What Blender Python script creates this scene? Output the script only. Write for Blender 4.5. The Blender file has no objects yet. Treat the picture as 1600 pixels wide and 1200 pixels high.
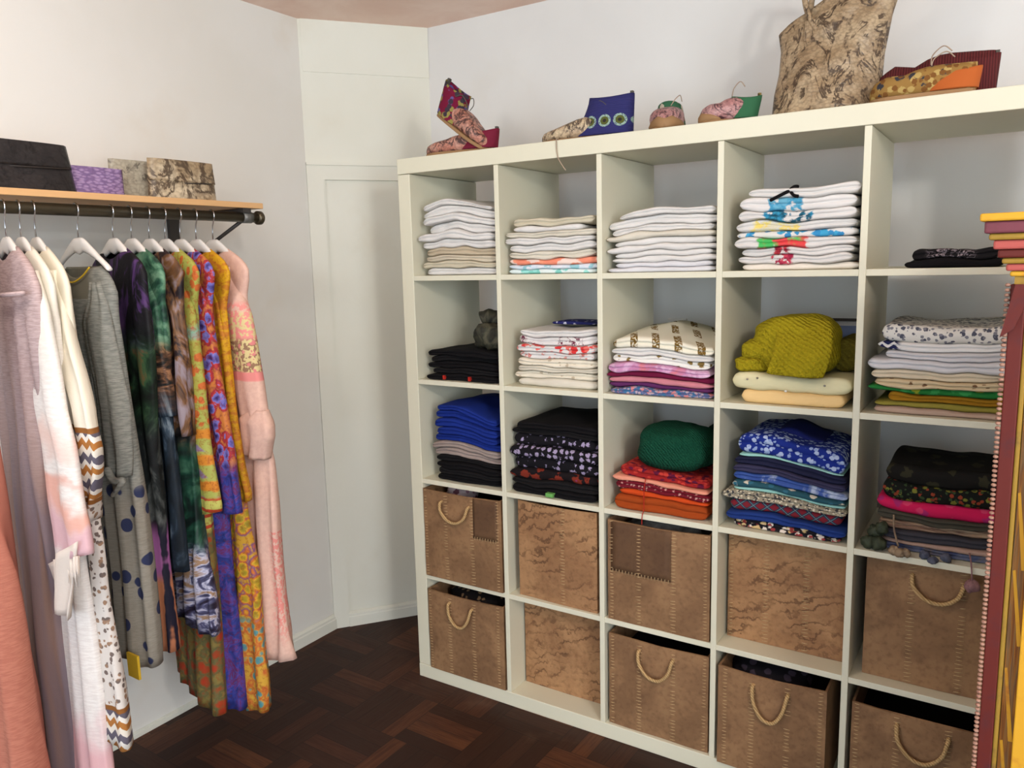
import bpy, math, random
from mathutils import Vector, Matrix, noise
sc = bpy.context.scene
COL = sc.collection
rnd = random.Random(7)

# ------------------------------------------------------------------ camera
cam_d = bpy.data.cameras.new('camera'); cam = bpy.data.objects.new('camera', cam_d); COL.objects.link(cam)
sc.camera = cam
cam_d.sensor_fit = 'HORIZONTAL'; cam_d.sensor_width = 36.0; cam_d.lens = 36.0 * 1226.25 / 1600.0
cam_d.clip_start = 0.05
YAW, PITCH, ROLL = -0.5732, -0.1529, -0.0245
fw = Vector((math.sin(YAW) * math.cos(PITCH), math.cos(YAW) * math.cos(PITCH), math.sin(PITCH)))
rt = Vector((math.cos(YAW), -math.sin(YAW), 0)); up = rt.cross(fw)
r2 = math.cos(ROLL) * rt + math.sin(ROLL) * up; u2 = -math.sin(ROLL) * rt + math.cos(ROLL) * up
cam.matrix_world = Matrix(((r2.x, u2.x, -fw.x, 1.7678), (r2.y, u2.y, -fw.y, -2.0650), (r2.z, u2.z, -fw.z, 1.4910), (0, 0, 0, 1)))

# ------------------------------------------------------------------ light
world = bpy.data.worlds.new('world'); sc.world = world; world.use_nodes = True
bg = world.node_tree.nodes['Background']; bg.inputs['Color'].default_value = (0.74, 0.87, 1.0, 1); bg.inputs['Strength'].default_value = 3.3

def spot_lamp(name, loc, target, power, color, size):
    d = bpy.data.lights.new(name, 'POINT' if target is None else 'AREA'); d.energy = power; d.color = color
    if target is None: d.shadow_soft_size = size
    else: d.shape = 'DISK'; d.size = size
    o = bpy.data.objects.new(name, d); COL.objects.link(o); o.location = loc
    if target is not None: o.rotation_euler = (Vector(target) - Vector(loc)).to_track_quat('-Z', 'Y').to_euler()
    return o
spot_lamp('ceiling_lamp_right', (2.85, -2.15, 2.20), None, 65, (1.0, 0.98, 0.93), 0.10)
spot_lamp('ceiling_lamp_left', (0.55, -1.75, 2.20), None, 22, (1.0, 0.98, 0.93), 0.11)
spot_lamp('shopfront_daylight', (4.25, -2.75, 1.45), (-0.3, -0.3, 0.9), 88, (0.82, 0.91, 1.0), 1.6)

vs = sc.view_settings
vs.view_transform = 'Standard'; vs.look = 'None'; vs.gamma = 1.0; vs.use_curve_mapping = False
vs.exposure = -0.02

# ------------------------------------------------------------------ object helpers
def tag(o, label=None, cat=None, group=None, kind=None):
    if label: o['label'] = label
    if cat: o['category'] = cat
    if group: o['group'] = group
    if kind: o['kind'] = kind
    return o
def thing(name, label, cat, loc=(0, 0, 0), rot=(0, 0, 0), group=None):
    o = bpy.data.objects.new(name, None); COL.objects.link(o); o.empty_display_size = 0.05
    o.location = loc; o.rotation_euler = rot
    return tag(o, label, cat, group)
def mesh(name, vf, mat, parent=None, smooth=True, loc=None, rot=None):
    v, f = vf
    me = bpy.data.meshes.new(name); me.from_pydata([tuple(p) for p in v], [], f); me.update()
    if smooth:
        me.polygons.foreach_set('use_smooth', [True] * len(me.polygons))
    me.materials.append(mat)
    o = bpy.data.objects.new(name, me); COL.objects.link(o)
    if parent: o.parent = parent
    if loc: o.location = loc
    if rot: o.rotation_euler = rot
    return o
def bevel(o, w=0.002, seg=2):
    m = o.modifiers.new('bevel', 'BEVEL'); m.width = w; m.segments = seg; m.limit_method = 'ANGLE'; m.angle_limit = math.radians(40)
    return o
def subsurf(o, n=1):
    m = o.modifiers.new('subdivision', 'SUBSURF'); m.levels = n; m.render_levels = n
    return o
def copy_tree(o, parent=None):
    c = o.copy(); COL.objects.link(c)
    if parent: c.parent = parent
    for ch in list(o.children): copy_tree(ch, c)
    return c
class MB:
    def __init__(s): s.v = []; s.f = []
    def add(s, vf, M=None):
        b = len(s.v)
        s.v += [tuple(M @ Vector(p)) if M else tuple(p) for p in vf[0]]
        s.f += [tuple(i + b for i in q) for q in vf[1]]
        return s
    def vf(s): return s.v, s.f
def box(x0, x1, y0, y1, z0, z1):
    v = [(x0, y0, z0), (x1, y0, z0), (x1, y1, z0), (x0, y1, z0), (x0, y0, z1), (x1, y0, z1), (x1, y1, z1), (x0, y1, z1)]
    return v, [(3, 2, 1, 0), (4, 5, 6, 7), (0, 1, 5, 4), (1, 2, 6, 5), (2, 3, 7, 6), (3, 0, 4, 7)]
def prism(poly, z0, z1):
    n = len(poly)
    v = [(x, y, z0) for x, y in poly] + [(x, y, z1) for x, y in poly]
    f = [tuple(range(n - 1, -1, -1)), tuple(range(n, 2 * n))] + [(i, (i + 1) % n, n + (i + 1) % n, n + i) for i in range(n)]
    return v, f
def rings(R, cap0=True, cap1=True, closed=True):
    n = len(R[0]); v = [p for r in R for p in r]; f = []
    for i in range(len(R) - 1):
        for j in range(n if closed else n - 1):
            k = (j + 1) % n
            f.append((i * n + j, i * n + k, (i + 1) * n + k, (i + 1) * n + j))
    if cap0: f.append(tuple(range(n - 1, -1, -1)))
    if cap1: f.append(tuple(range((len(R) - 1) * n, len(R) * n)))
    return v, f
def tube(path, r, n=8, cap=True):
    P = [Vector(p) for p in path]; R = []; prev = None
    for i, p in enumerate(P):
        d = (P[min(i + 1, len(P) - 1)] - P[max(i - 1, 0)]).normalized()
        a = prev - d * prev.dot(d) if prev else d.orthogonal()
        if a.length < 1e-6: a = d.orthogonal()
        a.normalize(); b = d.cross(a); prev = a
        rr = r[i] if isinstance(r, (list, tuple)) else r
        R.append([p + rr * (math.cos(2 * math.pi * k / n) * a + math.sin(2 * math.pi * k / n) * b) for k in range(n)])
    return rings(R, cap, cap)
def smooth_path(pts, n=6):
    P = [Vector(p) for p in pts]; out = []
    for i in range(len(P) - 1):
        a, b, c, d = P[max(i - 1, 0)], P[i], P[i + 1], P[min(i + 2, len(P) - 1)]
        for k in range(n):
            t = k / n
            out.append(0.5 * ((2 * b) + (c - a) * t + (2 * a - 5 * b + 4 * c - d) * t * t + (3 * b - a - 3 * c + d) * t ** 3))
    return out + [P[-1]]
def nz(*p): return noise.noise(Vector(p))
def interp(tab, x):
    if x <= tab[0][0]: return tab[0][1]
    for (a, b), (c, d) in zip(tab, tab[1:]):
        if x <= c:
            t = (x - a) / (c - a); return b + (d - b) * t
    return tab[-1][1]
def spow(v, p): return math.copysign(abs(v) ** p, v)

# ------------------------------------------------------------------ material helpers
def srgb(r, g, b):
    f = lambda c: (c / 255 / 12.92) if c / 255 <= 0.04045 else ((c / 255 + 0.055) / 1.055) ** 2.4
    return (f(r), f(g), f(b), 1)
class N:
    def __init__(s, name, rough=0.85, spec=0.25, metal=0.0):
        s.m = bpy.data.materials.new(name); s.m.use_nodes = True
        s.t = s.m.node_tree; s.b = s.t.nodes['Principled BSDF']
        s.b.inputs['Roughness'].default_value = rough; s.b.inputs['Specular IOR Level'].default_value = spec; s.b.inputs['Metallic'].default_value = metal
        s._p = None
    def new(s, t): return s.t.nodes.new(t)
    def put(s, inp, v):
        if hasattr(v, 'is_output'): s.t.links.new(v, inp)
        else: inp.default_value = v
    @property
    def p(s):
        if not s._p: s._p = s.new('ShaderNodeTexCoord').outputs['Object']
        return s._p
    def map(s, scale=(1, 1, 1), rot=(0, 0, 0), loc=(0, 0, 0), v=None):
        n = s.new('ShaderNodeMapping'); s.put(n.inputs['Vector'], v or s.p)
        n.inputs['Scale'].default_value = scale; n.inputs['Rotation'].default_value = rot; n.inputs['Location'].default_value = loc
        return n.outputs[0]
    def xyz(s, v=None):
        n = s.new('ShaderNodeSeparateXYZ'); s.put(n.inputs[0], v or s.p); return n.outputs
    def noise(s, scale, detail=3, v=None, rough=0.55, dist=0.0):
        n = s.new('ShaderNodeTexNoise'); s.put(n.inputs['Vector'], v or s.p)
        n.inputs['Scale'].default_value = scale; n.inputs['Detail'].default_value = detail; n.inputs['Roughness'].default_value = rough; n.inputs['Distortion'].default_value = dist
        return n.outputs['Fac']
    def vor(s, scale, v=None, feature='F1', rand=1.0):
        n = s.new('ShaderNodeTexVoronoi'); n.feature = feature; s.put(n.inputs['Vector'], v or s.p)
        n.inputs['Scale'].default_value = scale; n.inputs['Randomness'].default_value = rand
        return n.outputs['Distance'], (n.outputs['Color'] if feature == 'F1' else None)
    def math(s, op, a, b=0.0, c=0.0):
        n = s.new('ShaderNodeMath'); n.operation = op
        s.put(n.inputs[0], a); s.put(n.inputs[1], b); s.put(n.inputs[2], c); return n.outputs[0]
    def ss(s, v, a, b):
        n = s.new('ShaderNodeMapRange'); n.interpolation_type = 'SMOOTHSTEP'
        s.put(n.inputs['Value'], v); n.inputs['From Min'].default_value = a; n.inputs['From Max'].default_value = b; return n.outputs[0]
    def band(s, v, a, b, e=0.004):
        return s.math('MULTIPLY', s.ss(v, a - e, a + e), s.math('SUBTRACT', 1.0, s.ss(v, b - e, b + e)))
    def mix(s, f, a, b):
        n = s.new('ShaderNodeMix'); n.data_type = 'RGBA'
        s.put(n.inputs['Factor'], f); s.put(n.inputs['A'], a); s.put(n.inputs['B'], b)
        return n.outputs['Result']
    def ramp(s, v, stops, const=False):
        n = s.new('ShaderNodeValToRGB'); cr = n.color_ramp
        if const: cr.interpolation = 'CONSTANT'
        while len(cr.elements) < len(stops): cr.elements.new(0.5)
        for e, (p, c) in zip(cr.elements, stops): e.position = p; e.color = c
        s.put(n.inputs[0], v); return n.outputs[0]
    def bump(s, h, strength=0.3, dist=0.002):
        n = s.new('ShaderNodeBump'); s.put(n.inputs['Height'], h); n.inputs['Strength'].default_value = strength; n.inputs['Distance'].default_value = dist
        s.t.links.new(n.outputs[0], s.b.inputs['Normal'])
    def out(s, color):
        s.put(s.b.inputs['Base Color'], color); return s.m
    def weave(s, strength=0.25):
        s.bump(s.noise(420, 2, s.map((1, 1, 1.6))), strength, 0.0015)
def plain(name, c, rough=0.85, spec=0.25, metal=0.0):
    g = N(name, rough, spec, metal); return g.out(c)
_cl = {}
def cloth(c, var=0.06, key=None):
    """woven cloth of one colour with a slight slub"""
    k = (c, var)
    if k in _cl: return _cl[k]
    g = N('cloth', 0.92, 0.15)
    f = g.noise(60, 3, g.map((1, 1, 4)))
    d = tuple(x * (1 - var * 2.5) for x in c[:3]) + (1,)
    g.weave(); _cl[k] = g.out(g.mix(f, d, c)); return _cl[k]
def floral(base, cols, scale=38, thr=0.36, vec=None):
    g = N('printed_cloth', 0.9, 0.15); c = base
    for i, q in enumerate(cols):
        sc_ = scale * (1 + 0.37 * i)
        w = g.map((1, 1, 1), (0.3 * i, 0.5 * i, 0.2 * i), (0.13 * i, 0.31 * i, 0.07 * i))
        d, _ = g.vor(sc_, w)
        d2 = g.math('ADD', d, g.math('MULTIPLY', g.math('SUBTRACT', g.noise(sc_ * 3.2, 2), 0.5), 0.34))
        c = g.mix(g.math('SUBTRACT', 1.0, g.ss(d2, thr - 0.05, thr + 0.02)), c, q)
    g.weave(0.2); return g.out(c)
def tiedye(cols, scale=9, dist=1.5, stretch=(1, 1, 0.6)):
    g = N('tie_dyed_cloth', 0.7, 0.3)
    f = g.noise(scale, 4, g.map(stretch), 0.6, dist)
    f = g.ss(f, 0.28, 0.72)
    n = len(cols) - 1
    g.weave(0.15); return g.out(g.ramp(f, [(i / n, q) for i, q in enumerate(cols)]))
def snake(base, dark, mid, scale=60, big=7, ln=1.0):
    """python skin: small scales, irregular dark brown blotches along wandering rows"""
    g = N('snakeskin', 0.45, 0.4)
    q = g.map((1, 1, 1.4)); d, col = g.vor(scale, q)
    a = g.noise(big * 1.1, 4, g.map((1, 1, 0.75), (0, 0.5, 0)), 0.62, 1.4)
    b = g.noise(big * 2.6, 4, g.map((1, 1, 1), (0.4, 0.3, 0.8), (3, 1, 2)), 0.65, 0.8)
    line = g.math('SUBTRACT', 1.0, g.ss(g.math('ABSOLUTE', g.math('SUBTRACT', a, 0.5)), 0.008 * ln, 0.035 * ln))
    blot = g.math('MULTIPLY', line, g.ss(b, 0.46 - 0.06 * ln, 0.60 - 0.06 * ln))
    c = g.mix(g.ss(g.noise(big * 1.7, 4), 0.35, 0.65), base, mid)
    c = g.mix(g.math('MULTIPLY', g.ss(b, 0.55, 0.72), 0.55), c, dark)
    c = g.mix(g.math('MULTIPLY', blot, 0.9), c, dark)
    c = g.mix(g.math('MULTIPLY', g.ss(d, 0.35, 0.75), 0.3), c, dark)
    g.bump(g.math('SUBTRACT', 1.0, d), 0.5, 0.002)
    return g.out(c)

# ------------------------------------------------------------------ setting
def wall_mat(name, a, b, stain):
    g = N(name, 0.85, 0.2)
    c = g.mix(g.ss(g.noise(1.6, 4), 0.35, 0.65), a, b)
    c = g.mix(g.math('MULTIPLY', g.ss(g.noise(2.6, 5, g.map((1, 1, 1), (0, 0, 0), (3, 1, 5))), 0.55, 0.75), 0.5), c, stain)
    g.bump(g.noise(30, 4), 0.12, 0.004); return g.out(c)
WALL = wall_mat('white_plaster', srgb(229, 227, 221), srgb(224, 221, 213), srgb(218, 208, 192))
WALLB = wall_mat('white_plaster_back', srgb(224, 223, 219), srgb(220, 218, 214), srgb(215, 211, 203))
TRIM = wall_mat('painted_trim', srgb(227, 226, 214), srgb(223, 221, 207), srgb(214, 208, 190))
g = N('pink_plaster', 0.9, 0.1)
CEIL = g.out(g.mix(g.ss(g.noise(3.5, 5, None, 0.6, 0.4), 0.3, 0.7), srgb(246, 222, 208), srgb(234, 203, 187)))

def parquet():
    g = N('dark_parquet', 0.42, 0.22)
    S = 0.23
    X, Y, Z = g.xyz(g.map((1, 1, 1), (0, 0, 0.02), (0.05, 0.11, 0)))
    cx = g.math('FLOOR', g.math('DIVIDE', X, S)); cy = g.math('FLOOR', g.math('DIVIDE', Y, S))
    chk = g.math('MODULO', g.math('ABSOLUTE', g.math('ADD', cx, cy)), 2.0)
    fx = g.math('FRACT', g.math('DIVIDE', X, S)); fy = g.math('FRACT', g.math('DIVIDE', Y, S))
    a = g.math('ADD', g.math('MULTIPLY', fx, chk), g.math('MULTIPLY', fy, g.math('SUBTRACT', 1.0, chk)))
    along = g.math('ADD', g.math('MULTIPLY', fy, chk), g.math('MULTIPLY', fx, g.math('SUBTRACT', 1.0, chk)))
    st = g.math('FLOOR', g.math('MULTIPLY', a, 4.0)); fa = g.math('FRACT', g.math('MULTIPLY', a, 4.0))
    cmb = g.new('ShaderNodeCombineXYZ'); g.put(cmb.inputs[0], cx); g.put(cmb.inputs[1], cy); g.put(cmb.inputs[2], st)
    wn = g.new('ShaderNodeTexWhiteNoise'); g.put(wn.inputs['Vector'], cmb.outputs[0])
    c2 = g.new('ShaderNodeCombineXYZ'); g.put(c2.inputs[0], g.math('MULTIPLY', along, 1.2)); g.put(c2.inputs[1], g.math('MULTIPLY', a, 14.0)); g.put(c2.inputs[2], g.math('MULTIPLY', wn.outputs['Value'], 40.0))
    grain = g.noise(2.2, 4, c2.outputs[0])
    col = g.ramp(wn.outputs['Value'], [(0.0, srgb(44, 25, 17)), (0.45, srgb(58, 33, 21)), (0.75, srgb(70, 38, 24)), (1.0, srgb(92, 54, 32))])
    col = g.mix(g.math('MULTIPLY', g.ss(grain, 0.35, 0.7), 0.55), col, srgb(52, 30, 22))
    gap = g.math('MAXIMUM', g.math('GREATER_THAN', g.math('ABSOLUTE', g.math('SUBTRACT', fa, 0.5)), 0.478),
                 g.math('GREATER_THAN', g.math('ABSOLUTE', g.math('SUBTRACT', along, 0.5)), 0.494))
    col = g.mix(g.math('MULTIPLY', gap, 0.75), col, srgb(28, 16, 12))
    col = g.mix(g.math('MULTIPLY', g.ss(g.noise(5, 5), 0.6, 0.8), 0.25), col, srgb(120, 92, 72))
    g.put(g.b.inputs['Roughness'], g.math('ADD', 0.42, g.math('MULTIPLY', grain, 0.25)))
    g.bump(g.math('SUBTRACT', grain, gap), 0.15, 0.002)
    return g.out(col)

CH = [(-0.556, 0.12), (-0.250, 0.51)]          # the slanted corner wall
HC = 2.41
def struct(name, vf, m, label=None, smooth=False, loc=None):
    o = mesh(name, vf, m, None, smooth, loc); o['kind'] = 'structure'
    if label: o['label'] = label
    return o
floor_o = struct('floor', prism([(-0.556, -5.2), (4.4, -5.2), (4.4, 0.51), (-0.25, 0.51), (-0.556, 0.12)], -0.06, 0), parquet(), 'dark brown block parquet floor')
ceil_o = struct('ceiling', prism([(-0.7, -5.2), (4.5, -5.2), (4.5, 0.7), (-0.7, 0.7)], HC, HC + 0.08), CEIL, 'pinkish plastered ceiling with a ragged edge')
struct('wall_left', box(-0.70, -0.556, -5.2, 0.12, -0.06, HC), WALL, 'white plastered wall behind the clothes rail')
struct('wall_back', box(-0.25, 4.5, 0.51, 0.65, -0.06, HC), WALLB, 'white wall behind the cube bookcase')
struct('wall_right', box(4.4, 4.54, -5.2, 0.51, -0.06, HC), WALL)
dv = Vector((CH[1][0] - CH[0][0], CH[1][1] - CH[0][1], 0)); CL = dv.length; ex = dv.normalized(); ny = Vector((0, 0, 1)).cross(ex)   # ny points into the wall
MCH = Matrix(((ex.x, ny.x, 0, CH[0][0]), (ex.y, ny.y, 0, CH[0][1]), (0, 0, 1, 0), (0, 0, 0, 1)))
struct('wall_corner', MB().add(box(-0.08, CL + 0.1, 0.0, 0.14, -0.06, HC), MCH).vf(), TRIM, 'slanted boxed-in corner panel between the two walls')
struct('trim_1', MB().add(box(0.0, CL, -0.012, 0.001, 1.825, 1.887), MCH).add(box(0.0, CL, -0.018, 0.001, 1.879, 1.889), MCH).vf(), TRIM, 'top rail of the corner panel frame')
struct('trim_2', MB().add(box(0.0, 0.062, -0.012, 0.001, 0.0, 1.825), MCH).add(box(0.062, 0.068, -0.008, 0.001, 0.05, 1.825), MCH).vf(), TRIM, 'left stile of the corner panel frame')
struct('trim_3', MB().add(box(0.01, CL, -0.004, 0.001, 2.222, HC), MCH).vf(), TRIM, 'upper board over the corner panel')
def base_profile(L, h=0.062, d=0.016):
    prof = [(0, 0), (-d, 0), (-d, h * 0.66), (-d * 0.85, h * 0.72), (-d * 0.85, h * 0.86), (-d * 0.3, h), (0, h)]
    R = [[(x, y, z) for y, z in prof] for x in (0, L)]
    return rings(R)
struct('baseboard_corner', MB().add(base_profile(CL - 0.062), MCH @ Matrix.Translation((0.062, 0.001, 0))).vf(), TRIM)
ML = Matrix(((0, -1, 0, -0.556), (1, 0, 0, -0.42), (0, 0, 1, 0), (0, 0, 0, 1)))
struct('baseboard_left', MB().add(base_profile(0.545), ML @ Matrix.Translation((0, 0.001, 0))).vf(), TRIM)
struct('trim_4', MB().add(base_profile(4.6, 0.02, 0.012), Matrix(((0, -1, 0, -0.556), (1, 0, 0, -5.0), (0, 0, 1, 0), (0, 0, 0, 1))) @ Matrix.Translation((0, 0.001, 0))).vf(), TRIM, 'thin bead along the foot of the left wall')
MBk = Matrix.Translation((-0.25, 0.51, 0))
struct('baseboard_back', MB().add(base_profile(4.6), MBk @ Matrix.Translation((0, 0.001, 0))).vf(), TRIM)

# ------------------------------------------------------------------ cube bookcase
TO, TB, CW = 0.0499, 0.0165, 0.335
H = 2 * TO + 5 * CW + 4 * TB
W = H
D = 0.385
g = N('white_lacquer', 0.42, 0.4); LAC = g.out(g.mix(g.noise(3, 2), srgb(221, 217, 194), srgb(217, 212, 188)))
def cx0(i): return TO + (i - 1) * (CW + TB)
def cz0(j): return H - TO - j * CW - (j - 1) * TB
bk = thing('cube_bookcase', 'large white five by five cube bookcase along the back wall', 'bookcase')
bevel(mesh('top_board', box(0, W, 0, D, H - TO, H), LAC, bk, False))
bevel(mesh('bottom_board', box(0, W, 0, D, 0, TO), LAC, bk, False))
for x in (0, W - TO):
    bevel(mesh('side_board', box(x, x + TO, 0.0015, D, TO + 0.0005, H - TO - 0.0015), LAC, bk, False))
for i in range(2, 6):
    x = cx0(i) - TB
    bevel(mesh('divider', box(x, x + TB, 0.001, D, TO, H - TO - 0.001), LAC, bk, False), 0.0015)
for j in range(1, 5):
    z = cz0(j) - TB
    for i in range(1, 6):
        bevel(mesh('shelf', box(cx0(i), cx0(i) + CW, 0.002, D, z, z + TB), LAC, bk, False), 0.001)
g = N('white_plastic', 0.4, 0.4); PLAS = g.out(srgb(235, 233, 228))
so = thing('wall_socket', 'small white socket plate on the wall behind the gold motif shirts', 'socket', (0.79, 0.51, 1.255))
bevel(mesh('plate', box(-0.035, 0.035, -0.012, -0.0005, -0.035, 0.035), PLAS, so, False), 0.004)
mesh('switch', box(-0.012, 0.012, -0.017, -0.010, -0.014, 0.014), PLAS, so, False)

# ------------------------------------------------------------------ folded clothes
def fold_vf(x0, x1, yf, depth, zb, zt, lobes=1, seed=0, bulge=0.010, wob=0.007, nu=34, tilt=0.0):
    """a folded garment: a soft slab whose front edge shows its rounded folds; zb, zt are functions of (x, y)"""
    R = []
    NB = 6
    Wd = x1 - x0
    for a in range(nu + 1):
        t = a / nu
        s = 2 * t - 1
        s = math.copysign(1 - (1 - abs(s)) ** 1.7, s)          # denser towards the ends
        x = x0 + Wd * (s + 1) / 2
        e = (1 - abs(s) ** 18) ** 0.5 if abs(s) < 1 else 0.0
        e = max(e, 0.12)
        yo = wob * (nz(x * 9, seed * 3.1, 0.3) * 1.3 + nz(x * 30, seed * 1.7, 5.0) * 0.5) + 0.010 * abs(s) ** 14 + tilt * (x - (x0 + x1) / 2)
        prof = []
        yb = yf + depth - yo
        y1 = yf + bulge + yo
        def zz(v, y):
            b, tt = zb(x, y), zt(x, y)
            m = (b + tt) / 2; return m + (v - 0.5) * (tt - b) * e
        for k in range(NB): prof.append((yb + (y1 - yb) * (k / NB) ** 0.7, 0.0))
        nl = 7 * lobes
        for k in range(nl + 1):
            v = k / nl
            lob = abs(math.sin(math.pi * lobes * v)) ** 0.45
            if lobes > 1 and 0 < k < nl: lob = max(lob, 0.25)
            jit = 0.25 * nz(x * 14, v * 2.5, seed * 0.77)
            prof.append((y1 - bulge * lob * (1 + jit), v))
        for k in range(1, NB + 1): prof.append((y1 + (yb - y1) * (k / NB) ** 1.4, 1.0))
        R.append([(x, y, zz(v, y)) for y, v in prof])
    return rings(R, True, True)
ORD = ['topmost', 'second from the top', 'third from the top', 'fourth from the top', 'fifth from the top', 'sixth from the top', 'seventh from the top',
       'eighth from the top', 'ninth from the top', 'tenth from the top', 'eleventh from the top', 'twelfth from the top']
def pile(cell, xa, xb, items, shape, where, amp=0.01, yf=0.02, depth=0.27, seed=0, ramp=1.0, gap=0.0007):
    """items from the bottom up: (thickness, material, description, options)"""
    i, j = cell; X0, Z0 = cx0(i), cz0(j); n = len(items)
    base = 0.0006
    for k, it in enumerate(items):
        th, m, desc = it[0], it[1], it[2]; op = it[3] if len(it) > 3 else {}
        sd = seed * 17 + k
        b0, t0 = base, base + th
        f0, f1 = (k / n) ** ramp, ((k + 1) / n) ** ramp
        r = random.Random(sd); wv = min(0.008, th * 0.38)
        def zb(x, y, b0=b0, f0=f0, k=k):
            return b0 + amp * f0 * shape(x / CW, y) + (wv * nz(x * 15, y * 8, k * 0.85 + seed) * min(1, k))
        def zt(x, y, t0=t0, f1=f1, k=k):
            return t0 + amp * f1 * shape(x / CW, y) + (wv * nz(x * 15, y * 8, (k + 1) * 0.85 + seed)) - gap
        a = xa + op.get('l', r.uniform(-0.010, 0.014)); b = xb + op.get('r', r.uniform(-0.016, 0.002))
        a = max(a, 0.003); b = min(b, CW - 0.003)
        y = yf + op.get('y', r.uniform(-0.008, 0.012))
        lo = op.get('lobes', 2 if th > 0.017 else 1)
        vf = fold_vf(a, b, y, depth, zb, zt, lo, sd, tilt=r.uniform(-0.03, 0.03), bulge=min(0.010, th * 0.42 + 0.001))
        place = 'lowest' if k == 0 and n > 1 else ORD[n - 1 - k]
        lab = desc if op.get('own') else (desc + ', ' + place + where if n > 1 else desc + where)
        o = mesh(op.get('name', 'folded_shirt'), vf, m, None, True, (X0, 0, Z0))
        tag(o, lab, op.get('cat', 'folded shirt'), 'folded clothes' + where)
        base += th
    return base
WH = cloth(srgb(220, 216, 211), 0.02); WH2 = cloth(srgb(214, 212, 214), 0.02); IV = cloth(srgb(216, 208, 191), 0.03); CR = cloth(srgb(208, 198, 174), 0.04)
BE = cloth(srgb(194, 178, 152), 0.05); OAT = cloth(srgb(206, 194, 172), 0.04); BK = cloth(srgb(19, 17, 19), 0.1); BK2 = cloth(srgb(27, 25, 26), 0.1)
BLU = cloth(srgb(26, 48, 132), 0.08); TAU = cloth(srgb(158, 142, 134), 0.05)
S_hump = lambda x, y: math.exp(-((x - 0.45) / 0.3) ** 2) - 0.9 * max(0, x - 0.5)
S_smile = lambda x, y: 3.0 * (x - 0.5) ** 2 - 0.2
S_rise = lambda x, y: 1.1 * x - 0.3 * math.cos(7 * x)
S_wave = lambda x, y: 0.6 * math.sin(7 * x + 0.7)
S_flat = lambda x, y: 0.3 * math.sin(9 * x)
S_dome = lambda x, y: math.cos((x - 0.5) * 2.4)

T1, T2, T3 = (', top row first cube', ', top row second cube', ', top row third cube')
w_ = lambda th, m=WH, d='plain white folded shirt', **k: (th, m, d, k)
pile((1, 1), 0.028, 0.325, [w_(0.021), w_(0.020, CR, 'cream folded shirt'), w_(0.021, OAT, 'oatmeal folded shirt'), w_(0.020, BE, 'beige folded shirt'), w_(0.026), w_(0.024, l=-0.014), w_(0.027), w_(0.024), w_(0.022), w_(0.020)],
     S_hump, T1, 0.022, 0.02, seed=1)
MINT = floral(srgb(214, 226, 224), [srgb(128, 200, 190), srgb(150, 214, 206)], 30, 0.42)
PBL = floral(srgb(208, 218, 228), [srgb(150, 196, 206), srgb(220, 222, 230)], 26, 0.42)
COR = floral(srgb(236, 208, 196), [srgb(240, 152, 120), srgb(236, 140, 112)], 14, 0.5)
pile((2, 1), 0.012, 0.328, [w_(0.013, MINT, 'mint and white patterned folded shirt'), w_(0.015, PBL, 'pale blue patterned folded shirt'), w_(0.016, COR, 'coral and white patterned folded shirt'),
     w_(0.024, IV, 'ivory folded shirt'), w_(0.022), w_(0.020), w_(0.018, IV, 'ivory folded shirt'), w_(0.015, l=0.03, r=-0.05), w_(0.026, CR, 'cream folded shirt with sharp creases', l=0.024, r=-0.012)], S_smile, T2, 0.012, 0.018, seed=2)
pile((3, 1), 0.014, 0.33, [w_(0.013, WH2), w_(0.013, WH2), w_(0.016), w_(0.014), w_(0.017), w_(0.016), w_(0.017, IV, 'ivory folded shirt'), w_(0.018), w_(0.022, l=-0.012), w_(0.018, l=0.03)], S_rise, T3, 0.014, 0.02, seed=3)
def placket(base, cols, cx, hw, scale, zc=None):
    """plain cloth with an embroidered strip down its middle"""
    g = N('embroidered_cloth', 0.9, 0.15); X, Y, Z = g.xyz(); c = base
    msk = g.band(g.math('ADD', X, g.math('MULTIPLY', g.math('SUBTRACT', g.noise(35, 2), 0.5), 0.05)), cx - hw, cx + hw)
    pat = g.mix(g.ss(g.noise(scale, 3), 0.42, 0.56), cols[0], cols[-1])
    d, _ = g.vor(scale * 1.6)
    pat = g.mix(g.ss(g.noise(scale * 0.7, 3, g.map((1, 1, 1), (0, 0, 0), (2, 5, 1))), 0.54, 0.60), pat, base)
    g.weave(0.2); return g.out(g.mix(msk, c, pat))
W0 = srgb(220, 216, 212)
T4 = ', top row fourth cube'
EMB = [floral(srgb(232, 222, 208), [srgb(222, 90, 74)], 16, 0.3), placket(W0, [srgb(160, 40, 70), srgb(196, 70, 90)], 0.15, 0.022, 70),
       placket(W0, [srgb(140, 40, 60), srgb(196, 60, 70)], 0.15, 0.014, 80), placket(W0, [srgb(80, 190, 100), srgb(226, 78, 80)], 0.15, 0.06, 22),
       floral(W0, [srgb(70, 160, 200), srgb(60, 140, 190)], 30, 0.40), placket(W0, [srgb(236, 214, 120), srgb(222, 214, 190)], 0.13, 0.06, 60),
       placket(W0, [srgb(40, 90, 110), srgb(60, 150, 185)], 0.16, 0.055, 40), placket(W0, [srgb(70, 150, 185), srgb(110, 175, 200)], 0.155, 0.04, 40)]
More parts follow.
